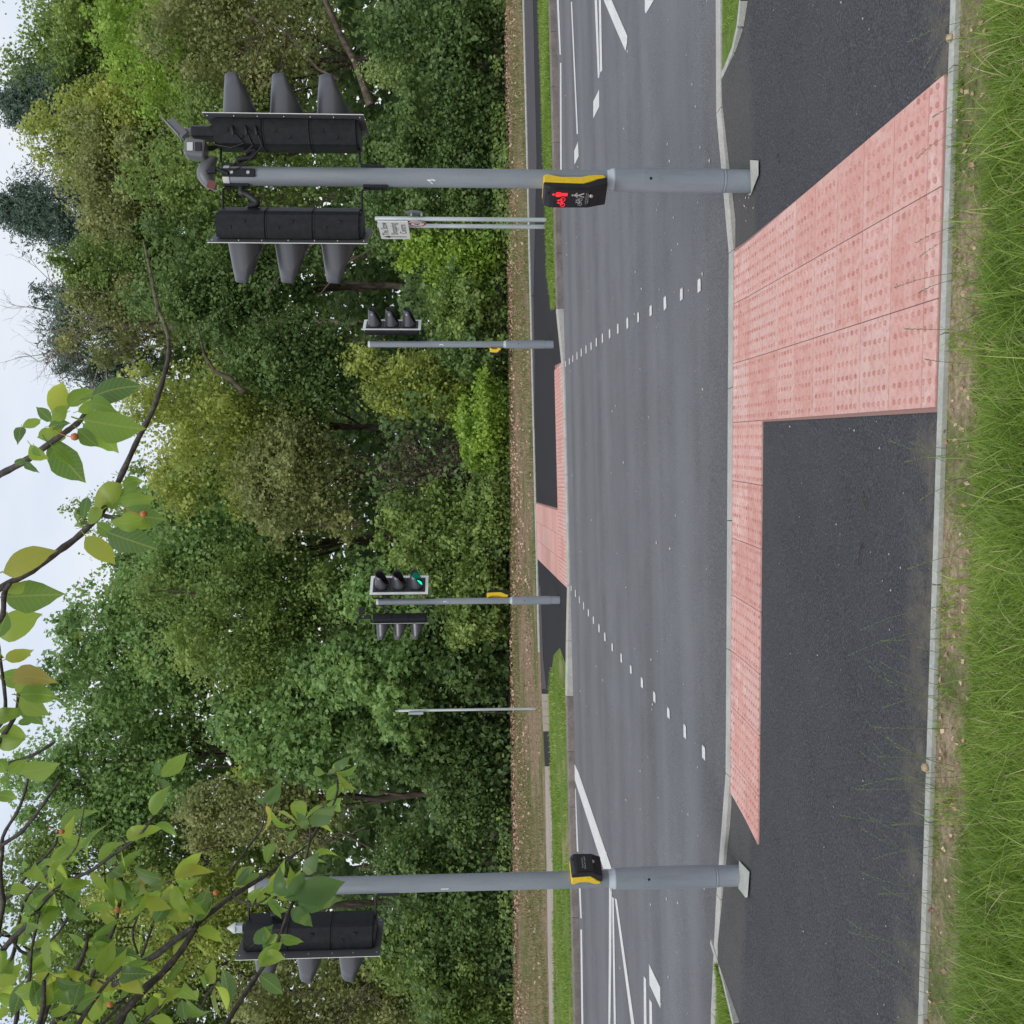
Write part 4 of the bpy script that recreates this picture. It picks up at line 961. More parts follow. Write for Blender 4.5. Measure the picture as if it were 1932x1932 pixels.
# brown twig thicket in the hollow at the centre
def thicket(k, b, rs):
    for i in range(90):
        p = AT(rs.uniform(900, 960), rs.uniform(800, 990), rs.uniform(29.5, 31)); q = AT(rs.uniform(700, 860), rs.uniform(790, 1000), rs.uniform(29.5, 31.5))
        m1 = p+(q-p)*.35+rs.normal(0, .22, 3); m2 = p+(q-p)*.7+rs.normal(0, .28, 3)
        k.tube([tuple(v-b) for v in (p, m1, m2, q, q+rs.normal(0, .25, 3)+np.array([0, 0, -.2]))], [.014, .012, .010, .007, .004], 4, False)
plant('twig_thicket', 'leafless brown twig thicket in the dark hollow at the centre', 'thicket', 820, 900, 30.5, 110, 85, 3500, 'brown', .06, 'leaf', 20, .4, GF, 99, trunk=.05, depth=1., extra=thicket)

# the wood behind: nobody could count these
rs = np.random.default_rng(77)
def mass(name, n, xr, yr, zf, size, pal_, label):
    x = rs.uniform(*xr, n); y = rs.uniform(*yr, n); h = zf(x); z = gz(x, y)+h*rs.random(n)**.8
    y = y+.5*np.sin(x*2.1+z*1.3)+.5*np.cos(z*2.2-x*1.1)
    P = np.stack([x, y, z], 1); nr = np.tile(np.array([[0, -.6, .6]]), (n, 1))
    V, T, A_ = leaf_arrays(P, nr, size*rs.uniform(.6, 1.4, n), rs, 'leaf', rs.random(n)*.8)
    tag(link(name, tri_mesh(name, V, T, A_), LM[pal_]), label, 'woodland', kind='stuff')
SKY_Y = [-400, 0, 150, 185, 300, 420, 480, 560, 740, 860, 960, 1100, 1300, 1500, 1932, 2400]; SKY_X = [150, 125, 125, 130, 150, 160, 200, 240, 330, 350, 270, 235, 215, 190, 160, 170]
def wood_h(x):
    Y = 1932-(x/46*FOC+CEN); X = np.interp(Y, SKY_Y, SKY_X); return 1.87+(HOR-X)/FOC*46-gz(x, 46+0*x)+.5*np.sin(x*1.3)+.35*np.sin(x*3.1)-.2
mass('woodland', 100000, (-38, 38), (45.0, 48), wood_h, .42, 'mid', 'mass of woodland filling the gaps behind the trees')
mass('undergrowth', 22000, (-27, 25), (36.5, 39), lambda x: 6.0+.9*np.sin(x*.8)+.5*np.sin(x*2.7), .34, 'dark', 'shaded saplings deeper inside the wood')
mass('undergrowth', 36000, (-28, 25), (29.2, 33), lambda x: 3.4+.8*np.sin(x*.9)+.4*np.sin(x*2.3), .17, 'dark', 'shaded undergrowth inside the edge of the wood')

n = 13000; x = rs.uniform(-20, 16, n); y = 29.0-2.7*rs.random(n)**1.6; kk = fbm(x, y*.6, 1.1, 91)+.25*fbm(x, y, 3.3, 92) > .05+.8*(29-y)/3.0; x, y = x[kk], y[kk]; n = len(x)
V, T, A_ = leaf_arrays(np.stack([x, y, gz(x, y)+.04+rs.random(n)*.45*np.clip((y-25.8)/2.5, .15, 1)], 1), np.tile([[0, -.5, .8]], (n, 1)), rs.uniform(.07, .15, n), rs, 'leaf', np.clip(rs.random(n)*.8+.3*fbm(x, y, 1.7, 5), 0, 1))
tag(link('ground_ivy', tri_mesh('ground_ivy', V, T, A_), LM['mid']), 'low green growth creeping from the wood over the bank', 'ground cover', kind='stuff')
sheet('wood_floor', [(-60, 28.9), (60, 28.9), (60, 75), (-60, 75)], .03, M_earth, kind='structure')
# ---- leaf litter, verge grass, lawn grass
def scatter_tris(name, P, nrm, size, m, label, cat, shape='leaf', tint=None):
    V, T, A_ = leaf_arrays(P, nrm, size, rs, shape, tint if tint is not None else rs.random(len(P)))
    return tag(link(name, tri_mesh(name, V, T, A_), m), label, cat, kind='stuff')
n = 17000; x = rs.uniform(-20, 17, n); y = 22.6+rs.beta(2.6, 1.1, n)*6.8; kk = fbm(x*.7, y, 1.5, 31) > -.35+.5*(27-y)/4; x, y = x[kk], y[kk]; n = len(x)
z = gz(x, y)+rs.random(n)*.05
scatter_tris('leaf_litter', np.stack([x, y, z], 1), np.tile([[0, -.2, 1.]], (n, 1)), rs.uniform(.03, .10, n), M_litter, 'brown dry leaves and straw along the foot of the wood', 'leaf litter')
def blades(n, xy, h, lean, wdt, zf, seg=2, az=None):
    """bent grass blades: seg+1 levels -> triangles"""
    x, y = xy; a = rs.uniform(0, 2*PI, n) if az is None else az; ln = rs.uniform(.2, 1, n)*lean; hh = h*rs.uniform(.45, 1.15, n)
    la = rs.uniform(0, 2*PI, n); V = []; z0 = zf(x, y)
    lv = np.linspace(0, 1, seg+1)
    for t in lv[:-1]:
        px_ = x+np.cos(la)*ln*hh*t**1.8; py_ = y+np.sin(la)*ln*hh*t**1.8; pz_ = z0+hh*t*(1-.35*ln*t)
        w_ = wdt*(1-t*.7); V.append(np.stack([px_-np.cos(a)*w_, py_-np.sin(a)*w_, pz_], 1)); V.append(np.stack([px_+np.cos(a)*w_, py_+np.sin(a)*w_, pz_], 1))
    V.append(np.stack([x+np.cos(la)*ln*hh, y+np.sin(la)*ln*hh, z0+hh*(1-.35*ln)], 1))
    k = 2*seg+1; VV = np.stack(V, 1).reshape(-1, 3); b = (np.arange(n)*k)[:, None]; T = []
    for s_ in range(seg-1): o = 2*s_; T += [b+np.array([[o, o+1, o+3]]), b+np.array([[o, o+3, o+2]])]
    o = 2*(seg-1); T.append(b+np.array([[o, o+1, o+2]])); return VV, np.concatenate(T, 0), k
# near lawn: dense beyond a thin bare strip by the edging
n = 125000; x = rs.uniform(-2.9, 2.7, n); dd = rs.beta(1.1, 1.0, n)*.95; y = 3.60-.115*x-.06-dd
patch = fbm(x, y, 5.0, 3); prob = np.clip((dd-.17-.10*patch)/.14, .03+.22*(fbm(x, y, 11., 12) > .1), 1); prob = np.where(dd < .05, .25+.3*(patch > 0), prob)
keep = rs.random(n) < prob; x, y, dd, patch = x[keep], y[keep], dd[keep], patch[keep]
hgt = np.clip(.02+.095*np.clip((dd-.14)/.35, 0, 1)+.035*patch+.02*fbm(x, y, 14, 6), .014, .2)
V, T, k_ = blades(len(x), (x, y), hgt, .95, .0021, lambda a, b_: gz(a, b_)+.0, 3)
tt = np.clip(.42+.17*rs.normal(0, 1, len(x))+.26*fbm(x, y, 7, 5), 0, 1); tt = np.where(rs.random(len(x)) < .045, 1, tt)
tag(link('lawn_grass', tri_mesh('lawn_grass', V, T, np.repeat(tt, k_)), M_grass), 'long bright green grass in front of the near path edging', 'grass', kind='stuff')
n = 6500; x = rs.uniform(-2.9, 2.7, n); dd = .10+rs.random(n)*.85; y = 3.60-.115*x-.06-dd; kk = fbm(x, y, 4., 71) > .1; x, y, dd = x[kk], y[kk], dd[kk]
V, T, k_ = blades(len(x), (x, y), np.clip(.09+.12*np.clip(dd/.5, 0, 1), 0, .22)*rs.uniform(.7, 1.2, len(x)), 1.15, .0026, lambda a, b_: gz(a, b_), 4)
tag(link('lawn_grass', tri_mesh('lawn_grass', V, T, np.repeat(np.clip(rs.normal(.52, .22, len(x)), 0, 1), k_)), M_grass), 'longer tufts of bright grass standing out of the near lawn', 'grass', kind='stuff')
n = 500; x = rs.uniform(-2.8, 2.6, n); y = 3.60-.115*x-.06-rs.beta(1.1, 2.2, n)*.6
scatter_tris('leaf_litter', np.stack([x, y, gz(x, y)+.012], 1), np.tile([[0, -.1, 1.]], (n, 1)), rs.uniform(.008, .03, n), M_litter, 'few dry leaf scraps on the bare strip beside the near edging', 'leaf litter')
# outer lawn, out of the picture and coarser
n = 22000; x = rs.uniform(-9, 9, n); y = 3.5-.115*x-rs.uniform(0, 5.5, n); kk = ~((x > -2.9) & (x < 2.7) & (y > 3.6-.115*x-1.01)); x, y = x[kk], y[kk]
V, T, k_ = blades(len(x), (x, y), .13*np.ones(len(x)), .9, .006, lambda a, b_: gz(a, b_), 2)
tag(link('lawn_grass', tri_mesh('lawn_grass', V, T, np.repeat(np.clip(rs.normal(.4, .2, len(x)), 0, 1), k_)), M_grass), 'coarser lawn grass around and behind the viewpoint', 'grass', kind='stuff')
# seed stalks leaning over the path
k = MB(); heads = MB(); r2 = random.Random(9)
spots = [(1690, 1180), (1700, 1230), (1660, 1290), (1680, 1340), (1700, 1390), (1640, 1480), (1670, 1520), (1700, 1100), (1690, 1600), (1660, 1640), (1640, 1690), (1630, 1735), (1650, 1760), (1690, 1830), (1700, 1060), (1750, 960), (1660, 1480), (1680, 1780), (1645, 1610)]
V_ = []; stalks = MB()
for i in range(62):
    if i < 44: bx = r2.uniform(-1.85, -.35)
    else: bx = r2.uniform(-.2, 1.7)
    by = path_edge_y(bx)-.07-r2.uniform(0, .22); L_ = r2.uniform(.16, .40) if i < 44 else r2.uniform(.12, .26); a = PI/2+r2.uniform(-.6, .6); tilt = r2.uniform(.5, 1.1)
    z0 = float(gz(bx, by)); pts = []
    for t in (0, .3, .6, .85, 1):
        rr = L_*t*math.sin(tilt)*(.6+.5*t); pts.append((bx+math.cos(a)*rr, by+math.sin(a)*rr, z0+L_*(t*math.cos(tilt)+.25*t-.33*t*t)+.01))
    stalks.tube(pts, [.0011, .001, .0009, .0007, .0004], 4, False)
    p3, p5 = Vector(pts[2]), Vector(pts[4])
    for q in range(9):
        t = q/9; c_ = Vector(pts[3]).lerp(p5, (t-.4)/.6) if t > .4 else p3.lerp(Vector(pts[3]), t/.4)
        s_ = (-1 if q % 2 else 1)*.0035; dv = (p5-p3).normalized()*.009
        heads.add([c_, c_+Vector((s_, 0, .002))+dv*.5, c_+dv*1.3+Vector((s_*.7, 0, .001)), c_+dv*.6], [(0, 1, 2), (0, 2, 3)])
stalks.build('seed_stalks', M_seed).name = 'grass_stalks'; o = bpy.data.objects['grass_stalks']; tag(o, 'thin grass stalks leaning over the near path edge', 'grass', kind='stuff')
o = heads.build('seed_heads', M_seed); tag(o, 'small seed heads on the stalks over the near path', 'grass', kind='stuff')
# verges: short grass
M_drygrass = leafmat('dry and green bank grass', [(0, (.09, .13, .035)), (.4, (.17, .21, .06)), (.65, (.33, .28, .15)), (1, (.50, .41, .27))], .25, .6)
def verge_grass(n, x0, x1, y0f, y1f, h, label, hz, w_=.008, th=-.1, s_=2.2, mt_=None):
    x = rs.uniform(x0, x1, n); t = rs.random(n); y = y0f(x)+(y1f(x)-y0f(x))*t; pt_ = fbm(x*.6, y, s_, 8); kk = pt_ > th+rs.normal(0, .2, n); x, y = x[kk], y[kk]
    V, T, k_ = blades(len(x), (x, y), h*np.ones(len(x)), .8, w_, lambda a, b_: gz(a, b_)+hz, 2)
    tag(link('verge_grass', tri_mesh('verge_grass', V, T, np.repeat(np.clip(rs.normal(.45, .22, len(x))+.22*fbm(x, y, 1.3, 44), 0, 1), k_)), mt_ or M_grass), label, 'grass', kind='stuff')
xr_ = [p[0] for p in R_ne]; yr_ = [p[1] for p in R_ne]
verge_grass(30000, 3.5, 10.5, lambda x: FB+.15+0*x, lambda x: np.interp(x, xr_, yr_)-.03, .085, 'short grass on the far verge at the right', .07, th=-.5)
ll = sorted(L_ne, key=lambda p: p[0]); xl_ = [p[0] for p in ll]; yl_ = [p[1] for p in ll]
verge_grass(26000, -12, -3.0, lambda x: FB+.15+0*x, lambda x: np.interp(x, xl_, yl_)-.03, .085, 'short grass on the far verge at the left', .07, th=.0)
verge_grass(70000, -18, 15, lambda x: 22.6+0*x, lambda x: 29.2+0*x, .11, 'patchy dry grass on the bank below the wood', .0, .008, .0, 1.1, M_drygrass)
verge_grass(5000, 3.1, 6, lambda x: np.array([path_far_boundary(v)+.05 for v in x]), lambda x: 6.88-.108*x-.15, .035, 'short grass on the small kerbside triangle at the right', .09, .003, -.1)
verge_grass(9000, -6, -3.3, lambda x: np.array([path_far_boundary(v)+.04 for v in x]), lambda x: 6.88-.108*x-.15, .05, 'thick grass on the small kerbside triangle at the left', .09, .003, -1.5)
# grit on the hard surfaces
k = MB(); r3 = random.Random(21)
def pebble(k, x, y, z, s_):
    V = []; 
    for (a, b_, c_) in ((1, 0, 0), (-1, 0, 0), (0, 1, 0), (0, -1, 0), (0, 0, 1), (0, 0, -.3)): V.append((x+a*s_*r3.uniform(.7, 1.3), y+b_*s_*r3.uniform(.6, 1.1), z+c_*s_*.8))
    k.add(V, [(0, 2, 4), (2, 1, 4), (1, 3, 4), (3, 0, 4), (2, 0, 5), (1, 2, 5), (3, 1, 5), (0, 3, 5)])
for i in range(140):
    X, Y = r3.uniform(1060, 1345), r3.uniform(0, 1932); P = G(X, Y); pebble(k, P[0], P[1], float(gz(P[0], P[1]))+.002, r3.choice((.006, .008, .011, .016)))
for i in range(60):
    X, Y = r3.uniform(1390, 1740), r3.uniform(0, 1932); P = G(X, Y); pebble(k, P[0], P[1], float(gz(P[0], P[1]))+.004, r3.choice((.003, .004, .006)))
for i in range(70):
    X, Y = r3.choice(((r3.uniform(1385, 1430), r3.uniform(200, 420)), (r3.uniform(1375, 1420), r3.uniform(1600, 1900)))); P = G(X, Y); pebble(k, P[0], P[1], float(gz(P[0], P[1]))+.006, r3.uniform(.003, .008))
tw_ = MB()
for X, Y, ln_, an in ((1632, 945, .10, .3), (1625, 1045, .12, -.5), (1560, 1500, .05, 1.), (1470, 300, .06, .2), (1500, 1150, .05, 2.), (1400, 590, .05, 1.5)):
    P = G(X, Y); z_ = float(gz(P[0], P[1]))+.004; tw_.tube([(P[0]-math.cos(an)*ln_/2, P[1]-math.sin(an)*ln_/2, z_), (P[0]+.006, P[1]+.004, z_+.006), (P[0]+math.cos(an)*ln_/2, P[1]+math.sin(an)*ln_/2, z_)], .0022, 5)
tag(tw_.build('twig_scraps', M_bark), 'few dark bits of twig lying on the near path', 'twigs', kind='stuff')
tag(k.build('loose_grit', M_edging), 'loose pale grit scattered over road and near path', 'grit', kind='stuff')
def lump(name, X, Y, r, m, label, cat):
    P = G(X, Y, .02); k = MB(); k.lathe([(r*.4, -r*.5), (r*.95, -r*.2), (r, .1*r), (r*.8, r*.5), (r*.35, r*.8)], (0, 0, 0), 12)
    pts = [(r*.9*math.cos(t*.9)*(1-t*.09), r*.45*math.sin(t*.9)*(1-t*.09), r*.5+.05*r*t) for t in range(9)]
    k.tube(pts, r*.14, 5, False); o = k.build(name, m); o.location = (P[0], P[1], float(gz(P[0], P[1]))+.02+r*.5); tag(o, label, cat)
M_shell = mat('snail shell', (.50, .36, .22), .4)
lump('snail_shell', 1750, 1448, .017, M_shell, 'small round tan snail shell on the edging at the lower left', 'snail shell')
lump('stone', 1796, 72, .015, M_shell, 'small tan stone on the edging at the far right', 'stone')

# ================================================================== THE CHERRY TREE OVERHEAD
def leaf_mesh(seed, curl=.10, fold=.16):
    r_ = random.Random(seed); n = 9; V = []; Fc = []
    for i in range(n+1):
        t = i/n; wv = .5*math.sin(PI*t**.86)**.85*(1-.25*t)*.50 if 0 < t < 1 else 0
        if t > .86: wv *= .75
        z = curl*math.sin(PI*t)*.6-curl*t*t*1.4; sw = .02*math.sin(t*5+seed)
        V.append((t, sw, z))
        je = r_.uniform(.93, 1.07); V.append((t-.015*(i % 2), sw+wv*je, z+fold*wv*1.6+.012*math.sin(t*9+seed))); V.append((t-.015*((i+1) % 2), sw-wv*je, z+fold*wv*1.6+.012*math.cos(t*8+seed)))
    for i in range(n):
        a, b_ = 3*i, 3*i+3; Fc += [(a, b_, b_+1, a+1), (a, a+2, b_+2, b_)]
    k = MB(); k.add(V, Fc, True); k.tube([(0, 0, 0), (-.10, 0, .012), (-.19, .01, .0)], .011, 5, False)
    me = k.mesh('leaf'); bm = bmesh.new(); bm.from_mesh(me); bmesh.ops.remove_doubles(bm, verts=bm.verts, dist=1e-5); bm.to_mesh(me); bm.free(); me.materials.append(M_cleaf); return me
LEAF = [leaf_mesh(i, c_, f_) for i, (c_, f_) in enumerate(((.10, .16), (.22, .3), (.05, .1), (.30, .22), (.16, -.12)))]
ct_base = (-3.6, -.6, float(gz(-3.6, -.6)))
cherry = tag(empty('cherry_tree', ct_base), 'cherry tree overhead with dark twigs, large green leaves and a few orange cherries', 'cherry tree')
CB = Vector(ct_base); HUB = Vector((-2.5, .9, 3.35)); r4 = random.Random(17)
nleaf = [0]; EXTRA = []
def add_leaf(base, tip, wf=1.0, nrm=None):
    base, tip = Vector(base), Vector(tip); X_ = tip-base; ln = X_.length
    if ln < .01: return
    X_.normalize(); view = (Vector(CAM)-base).normalized()
    if nrm is None:
        nrm = view*r4.uniform(.35, 1)+Vector((r4.gauss(0, .45), r4.gauss(0, .45), r4.gauss(.35, .4)))
    Z_ = (nrm-X_*nrm.dot(X_)).normalized(); Y_ = Z_.cross(X_)
    Mx = Matrix(((X_.x*ln, Y_.x*ln*wf, Z_.x*ln, base.x), (X_.y*ln, Y_.y*ln*wf, Z_.y*ln, base.y), (X_.z*ln, Y_.z*ln*wf, Z_.z*ln, base.z), (0, 0, 0, 1)))
    me = r4.choice(LEAF)
    if nleaf[0] < 296:
        o = bpy.data.objects.new('leaf', me); COL.objects.link(o); o.parent = cherry; o.matrix_local = Matrix.Translation(-CB) @ Mx; nleaf[0] += 1
    else: EXTRA.append((me, Matrix.Translation(-CB) @ Mx))
def smooth_path(P_, sub=4):
    P_ = [Vector(p) for p in P_]; out = []
    for i in range(len(P_)-1):
        p0, p1, p2, p3 = P_[max(i-1, 0)], P_[i], P_[i+1], P_[min(i+2, len(P_)-1)]
        for q in range(sub):
            t = q/sub; out.append(.5*((2*p1)+(p2-p0)*t+(2*p0-5*p1+4*p2-p3)*t*t+(3*p1-p0-3*p2+p3)*t**3))
    out.append(P_[-1]); return out
def branch(px_, z0, z1, r0, r1, m=None, hub=True, via=None, leaves=None, seedl=0, step=.082, ln=(.055, .095), skip=()):
    """px_: picture points from the frame edge inwards to the twig end; depth runs z0..z1"""
    n = len(px_); P_ = [Vector(AT(x, y, z0+(z1-z0)*i/(n-1))) for i, (x, y) in enumerate(px_)]
    full = P_
    if hub:
        a = P_[0]; mid = via if via is not None else a.lerp(HUB, .5)+Vector((0, 0, .12))
        ex_ = a+(P_[0]-P_[1]).normalized()*.28+Vector((0, 0, .04)); mid = ex_.lerp(HUB, .55)+Vector((0, 0, .10)); full = [HUB, mid, ex_]+P_
    sp_ = smooth_path(full); m_ = len(sp_); hubn = 12 if hub else 0
    rad = [r0*(1.6-.5*i/12) if i < hubn else r0+(r1-r0)*((i-hubn)/max(1, m_-1-hubn))**.8 for i in range(m_)]
    rad = [q*(1+.10*math.sin(i*2.3)+.06*math.sin(i*5.1)) for i, q in enumerate(rad)]
    k = MB(); k.tube([tuple(p-CB) for p in sp_], rad, 8); k.build('branch', m or M_cherry, cherry)
    if leaves:
        acc = 0; L0 = [(sp_[i], sp_[min(i+1, m_-1)]) for i in range(hubn, m_)]
        for i, (p, q) in enumerate(L0):
            acc += (q-p).length
            if acc > step or i == len(L0)-1:
                acc = 0; d_ = (q-p).normalized() if (q-p).length > 1e-6 else Vector((0, 0, -1)); spur = p+Vector((r4.uniform(-.02, .02), r4.uniform(-.02, .02), r4.uniform(-.005, .025)))
                kk = MB(); kk.tube([tuple(p-CB), tuple(spur-CB)], .0026, 5, False); SPUR.append(kk)
                for _ in range(leaves if isinstance(leaves, int) else r4.randint(*leaves)):
                    dv = Vector((r4.gauss(0, 1), r4.gauss(0, 1)*.8, r4.gauss(-.35, .8)))+d_*.6; dv.normalize(); l_ = r4.uniform(*ln)
                    b_ = spur+dv*.018; add_leaf(b_, b_+dv*l_, r4.uniform(.85, 1.15))
    return sp_
SPUR = []
def c6(pts): return [(x*.2619, 569+y*.2619) for x, y in pts]
def c7(pts): return [(x*.2291, 1075+y*.2291) for x, y in pts]
def c8(pts): return [(x*.2473, 1454+y*.2473) for x, y in pts]
def man(list_, conv, z, dz=.06, wf=1.15):
    for (bx, by, tx, ty) in list_:
        (a, b_), (c_, d__) = conv([(bx, by), (tx, ty)]); zz = z+r4.uniform(-dz, dz)
        add_leaf(AT(a, b_, zz), AT(c_, d__, zz+r4.uniform(-.02, .03)), wf*r4.uniform(.9, 1.15), nrm=(Vector(CAM)-Vector(AT(a, b_, zz))).normalized()+Vector((r4.gauss(0, .25), r4.gauss(0, .25), r4.gauss(.1, .25))))
# upper centre sprig and long bare-ended branch
branch([(-60, 925), (0, 895), (50, 868), (100, 832), (128, 812), (150, 795), (162, 778)], 1.75, 1.70, .0068, .0042, via=Vector((-1.2, 1.4, 3.25)))
man([(370, 790, 465, 565), (430, 800, 490, 680), (500, 760, 690, 610), (650, 690, 1010, 580), (560, 790, 740, 715), (600, 850, 1050, 930), (600, 880, 870, 1080), (560, 920, 710, 1050), (370, 860, 258, 755), (290, 850, 150, 910), (150, 905, 130, 1010), (380, 850, 480, 760), (350, 900, 500, 870), (470, 940, 255, 990), (350, 1020, 620, 1310), (385, 1045, 535, 1175), (220, 1030, 345, 1175), (180, 1130, 95, 1180), (180, 1160, 262, 1225), (250, 1040, 310, 1140), (480, 800, 350, 880), (650, 740, 815, 760), (330, 960, 460, 900)], c6, 1.70, .05)
branch([(-80, 1150), (0, 1110), (60, 1076), (110, 1040), (152, 1008), (200, 955), (232, 890), (262, 825), (290, 770), (308, 715), (318, 672), (318, 640)], 1.95, 2.0, .0082, .0042, via=Vector((-1.3, 1.6, 3.35)))
branch([(318, 640), (312, 615), (298, 580), (290, 545), (284, 512)], 2.0, 2.02, .0044, .0038, M_lichen, hub=False)
branch([(284, 512), (279, 490), (283, 478)], 2.02, 2.03, .0034, .0018, M_lichen, hub=False); branch([(284, 512), (277, 482), (270, 452)], 2.02, 2.03, .0034, .0016, M_lichen, hub=False)
branch([(190, 970), (205, 975), (228, 975), (240, 968)], 1.97, 1.95, .0052, .003, hub=False)
man([(880, 1320, 640, 1490), (630, 1410, 595, 1560), (880, 1330, 1040, 1270), (860, 1440, 1125, 1420), (910, 1460, 1025, 1345), (890, 1530, 1200, 1570), (1030, 1560, 780, 1620), (770, 1660, 1110, 1780), (620, 1690, 820, 1890), (740, 1500, 610, 1600), (800, 1500, 880, 1360), (700, 1600, 840, 1700), (860, 1560, 1090, 1620), (870, 1400, 1000, 1300), (20, 1945, 360, 1780)], c6, 1.93, .05)
# leaves along the top edge
branch([(-60, 1180), (0, 1170), (8, 1120), (20, 1100)], 1.8, 1.8, .006, .004, via=Vector((-1.5, 1.4, 3.2)))
man([(30, 225, 520, 200), (60, 190, 210, 100), (-40, 520, 315, 385), (-20, 560, 60, 340), (45, 740, 275, 660), (0, 720, -60, 640), (-10, 880, 320, 850), (100, 900, 440, 880), (120, 940, 300, 1000), (160, 1030, 490, 1030), (160, 1050, 400, 1200), (150, 1100, 370, 1270), (-30, 1210, 180, 1170), (150, 1270, 300, 1215), (-10, 1330, 240, 1360), (-20, 1440, 190, 1400), (70, 1670, 225, 1560), (165, 1670, 490, 1610), (50, 1690, 10, 1780), (-30, 1850, 150, 1880), (-60, 700, 30, 720), (-20, 1560, 60, 1680)], c7, 2.0, .08, 1.25)
branch([(-40, 1440), (0, 1396), (30, 1346), (35, 1300), (28, 1285)], 2.05, 2.05, .006, .0035, via=Vector((-1.9, 1.5, 3.3)))
branch([(-40, 1470), (0, 1446), (50, 1430), (80, 1415), (103, 1400)], 2.1, 2.1, .006, .003, via=Vector((-1.9, 1.5, 3.2)))
branch([(-20, 1390), (10, 1345), (0, 1240), (-10, 1180)], 2.05, 2.0, .005, .003, hub=False)
branch([(0, 1640), (5, 1580), (32, 1533), (45, 1500), (53, 1469)], 2.3, 2.3, .005, .003)
branch([(-30, 1630), (0, 1597), (40, 1570), (74, 1528), (100, 1490), (114, 1470)], 2.3, 2.3, .0062, .003)
branch([(126, 1622), (146, 1592), (154, 1550), (161, 1508)], 2.4, 2.4, .003, .0015, M_lichen, hub=False)
# the leafy left side
LV = (3, 5)
branch([(-30, 1850), (0, 1800), (25, 1770), (49, 1746), (87, 1696), (119, 1669), (145, 1655), (173, 1642), (210, 1615), (240, 1595), (265, 1573), (292, 1540)], 2.5, 2.45, .0085, .003, leaves=(2, 4), step=.10)
branch([(60, 1970), (79, 1932), (99, 1879), (138, 1840), (158, 1800), (163, 1780), (166, 1761)], 2.35, 2.35, .0075, .0045, leaves=LV)
branch([(100, 1970), (119, 1924), (153, 1884), (183, 1820), (198, 1788), (218, 1743), (226, 1700), (232, 1669), (222, 1640)], 2.5, 2.5, .0075, .003, leaves=LV)
branch([(198, 1788), (200, 1740), (199, 1680), (196, 1622)], 2.5, 2.52, .0038, .002, M_lichen, hub=False, leaves=(0, 2), step=.1)
branch([(120, 1970), (158, 1916), (183, 1879), (205, 1850), (230, 1825)], 2.3, 2.3, .0065, .0038, leaves=LV)
branch([(205, 1960), (235, 1909), (279, 1860), (307, 1835), (346, 1788), (371, 1746), (401, 1719), (440, 1690), (470, 1671), (500, 1652), (525, 1636), (580, 1591), (600, 1561), (625, 1526), (637, 1491), (634, 1460)], 2.35, 2.75, .0115, .0026, leaves=(1, 4), step=.10)
branch([(230, 1850), (260, 1822), (297, 1800), (331, 1773), (371, 1746)], 2.5, 2.47, .008, .0085, leaves=(1, 3), hub=True)
branch([(410, 1965), (430, 1926), (475, 1856), (520, 1786), (542, 1726), (555, 1696), (575, 1631), (585, 1581), (585, 1556)], 2.15, 2.55, .0068, .0024, leaves=(2, 4), step=.085)
branch([(430, 1651), (470, 1596), (490, 1570), (497, 1551), (500, 1516)], 2.6, 2.6, .0035, .0018, hub=False, leaves=(0, 2), step=.12)
branch([(308, 1510), (304, 1495), (299, 1475)], 2.5, 2.5, .003, .0022, M_lichen, hub=False)
branch([(60, 1970), (74, 1932), (82, 1894), (83, 1850)], 2.2, 2.2, .007, .0045, leaves=LV)
branch([(20, 1960), (35, 1900), (55, 1850), (60, 1790), (75, 1720)], 2.4, 2.45, .006, .003, leaves=LV)
branch([(-20, 1900), (5, 1830), (25, 1800), (40, 1720), (60, 1680), (100, 1640)], 2.6, 2.6, .006, .003, leaves=LV)
branch([(250, 1980), (270, 1932), (300, 1900), (320, 1870), (360, 1860)], 2.4, 2.4, .006, .003, leaves=LV)
branch([(330, 1980), (350, 1940), (380, 1900), (395, 1870), (420, 1850)], 2.5, 2.5, .005, .003, leaves=(2, 3))
branch([(140, 1975), (190, 1935), (230, 1890), (250, 1850), (290, 1740), (300, 1700)], 2.6, 2.65, .006, .003, leaves=LV)
branch([(-20, 1780), (10, 1760), (50, 1800), (110, 1760), (140, 1700)], 2.55, 2.55, .005, .003, leaves=(2, 3))
branch([(-20, 1700), (20, 1690), (60, 1640), (100, 1600), (110, 1570)], 2.5, 2.5, .005, .003, leaves=(2, 3))
branch([(371, 1746), (360, 1720), (345, 1690), (330, 1660)], 2.47, 2.45, .004, .0025, hub=False, leaves=(2, 4), step=.06)
branch([(260, 1800), (250, 1760), (262, 1720), (255, 1690)], 2.5, 2.5, .0035, .0022, hub=False, leaves=(2, 4), step=.07)
branch([(440, 1690), (455, 1700), (485, 1705), (510, 1690)], 2.5, 2.45, .0035, .0022, hub=False, leaves=(2, 3), step=.06)
man([(305, 1465, 355, 1420), (303, 1465, 330, 1440), (300, 1470, 322, 1490), (302, 1462, 292, 1438), (500, 1515, 530, 1478), (497, 1515, 482, 1505), (500, 1510, 515, 1485), (634, 1450, 657, 1430), (634, 1450, 617, 1462), (585, 1556, 635, 1520), (580, 1560, 560, 1535)], lambda p: p, 2.5, .03)
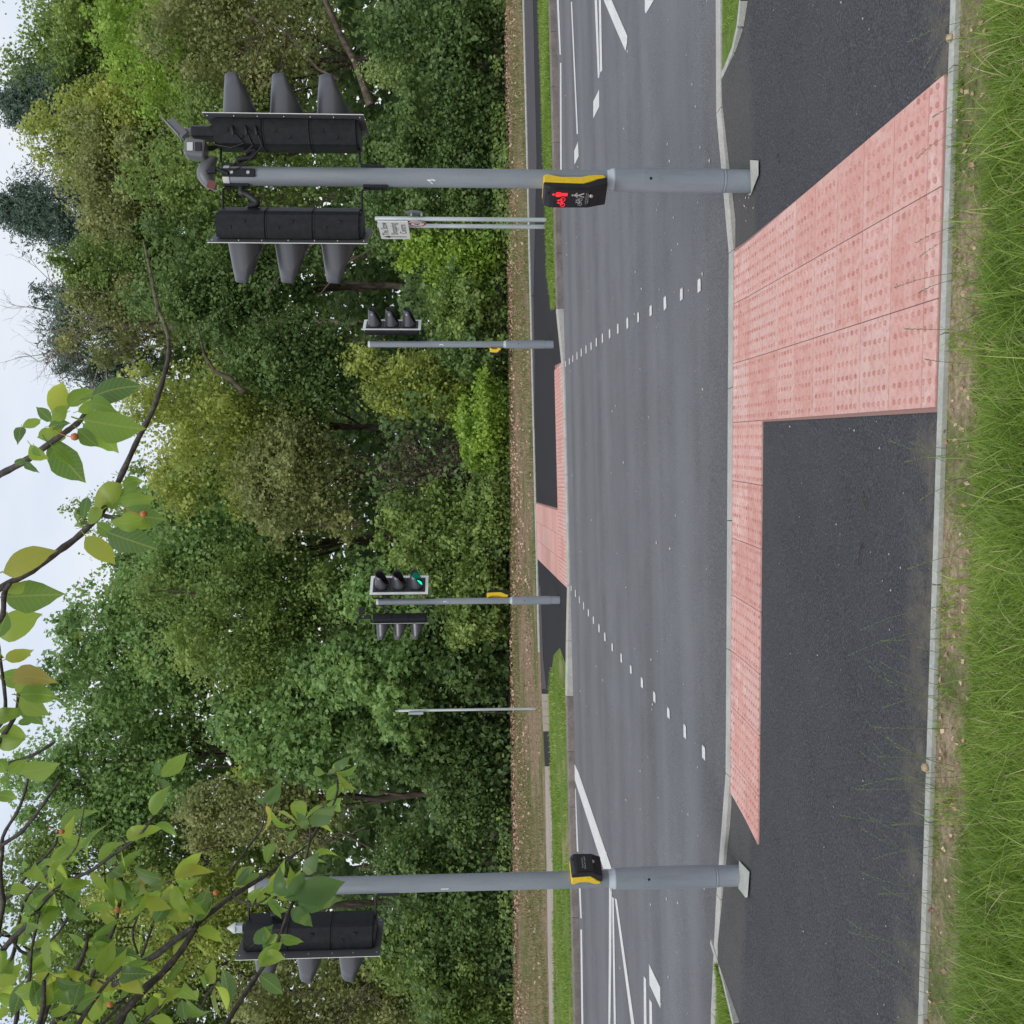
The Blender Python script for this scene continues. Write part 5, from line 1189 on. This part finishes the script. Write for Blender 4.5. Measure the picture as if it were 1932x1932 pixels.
man([(555, 1690, 652, 1665), (560, 1695, 640, 1700), (545, 1700, 575, 1650), (550, 1715, 590, 1745), (520, 1760, 490, 1790), (480, 1780, 515, 1745), (540, 1690, 520, 1640), (575, 1650, 600, 1610)], lambda p: p, 2.38, .03, 1.3)
allv = MB()
for kk in SPUR: allv.add(kk.v, kk.f, True)
tag(allv.build('leaf_spurs', M_cherry, cherry), kind='stuff')
if EXTRA:
    ex = MB()
    for me, Mx in EXTRA: ex.add([Mx @ v.co for v in me.vertices], [tuple(p.vertices) for p in me.polygons], True)
    tag(ex.build('leaves', M_cleaf, cherry), kind='stuff')
print('cherry leaves', nleaf[0], len(EXTRA))
for (x, y, z, ln_) in ((117, 1569, 2.45, 1), (222, 1717, 2.4, 1), (208, 1895, 2.2, 1), (271, 970, 1.85, 1), (407, 1684, 2.4, 1), (141, 824, 1.66, 0)):
    p = Vector(AT(x, y, z))-CB; k = MB(); k.lathe([(.0016, -.0066), (.005, -.0048), (.0068, 0), (.005, .0048), (.0016, .0064)], tuple(p), 12); k.tube([tuple(p+Vector((0, 0, .007))), tuple(p+Vector((.004, 0, .022))), tuple(p+Vector((.012, .002, .034)))], .0008, 5, False); k.build('cherry', M_cherryfruit, cherry)
# trunk and limbs outside the picture carry the branches
k = MB(); k.tube([(0, 0, -.1), (.03, .05, .6), (-.02, .1, 1.2), (.08, .2, 1.8)], [.13, .10, .09, .085], 14); k.build('trunk', M_bark, cherry)
k = MB(); hubv = HUB-CB
k.tube([tuple(v) for v in smooth_path([(.08, .2, 1.75), (.35, .6, 2.3), (.75, 1.1, 2.85), tuple(hubv), tuple(hubv+Vector((.1, .15, .12)))])], [.07-.055*i/16 for i in range(17)], 10); k.build('limb', M_bark, cherry)
k = MB(); k.tube([tuple(v) for v in smooth_path([(.08, .2, 1.7), (-.3, -.2, 2.5), (-.9, -.3, 3.3), (-1.2, -.2, 4.2)])], [.06-.05*i/12 for i in range(13)], 10); k.build('limb', M_bark, cherry)
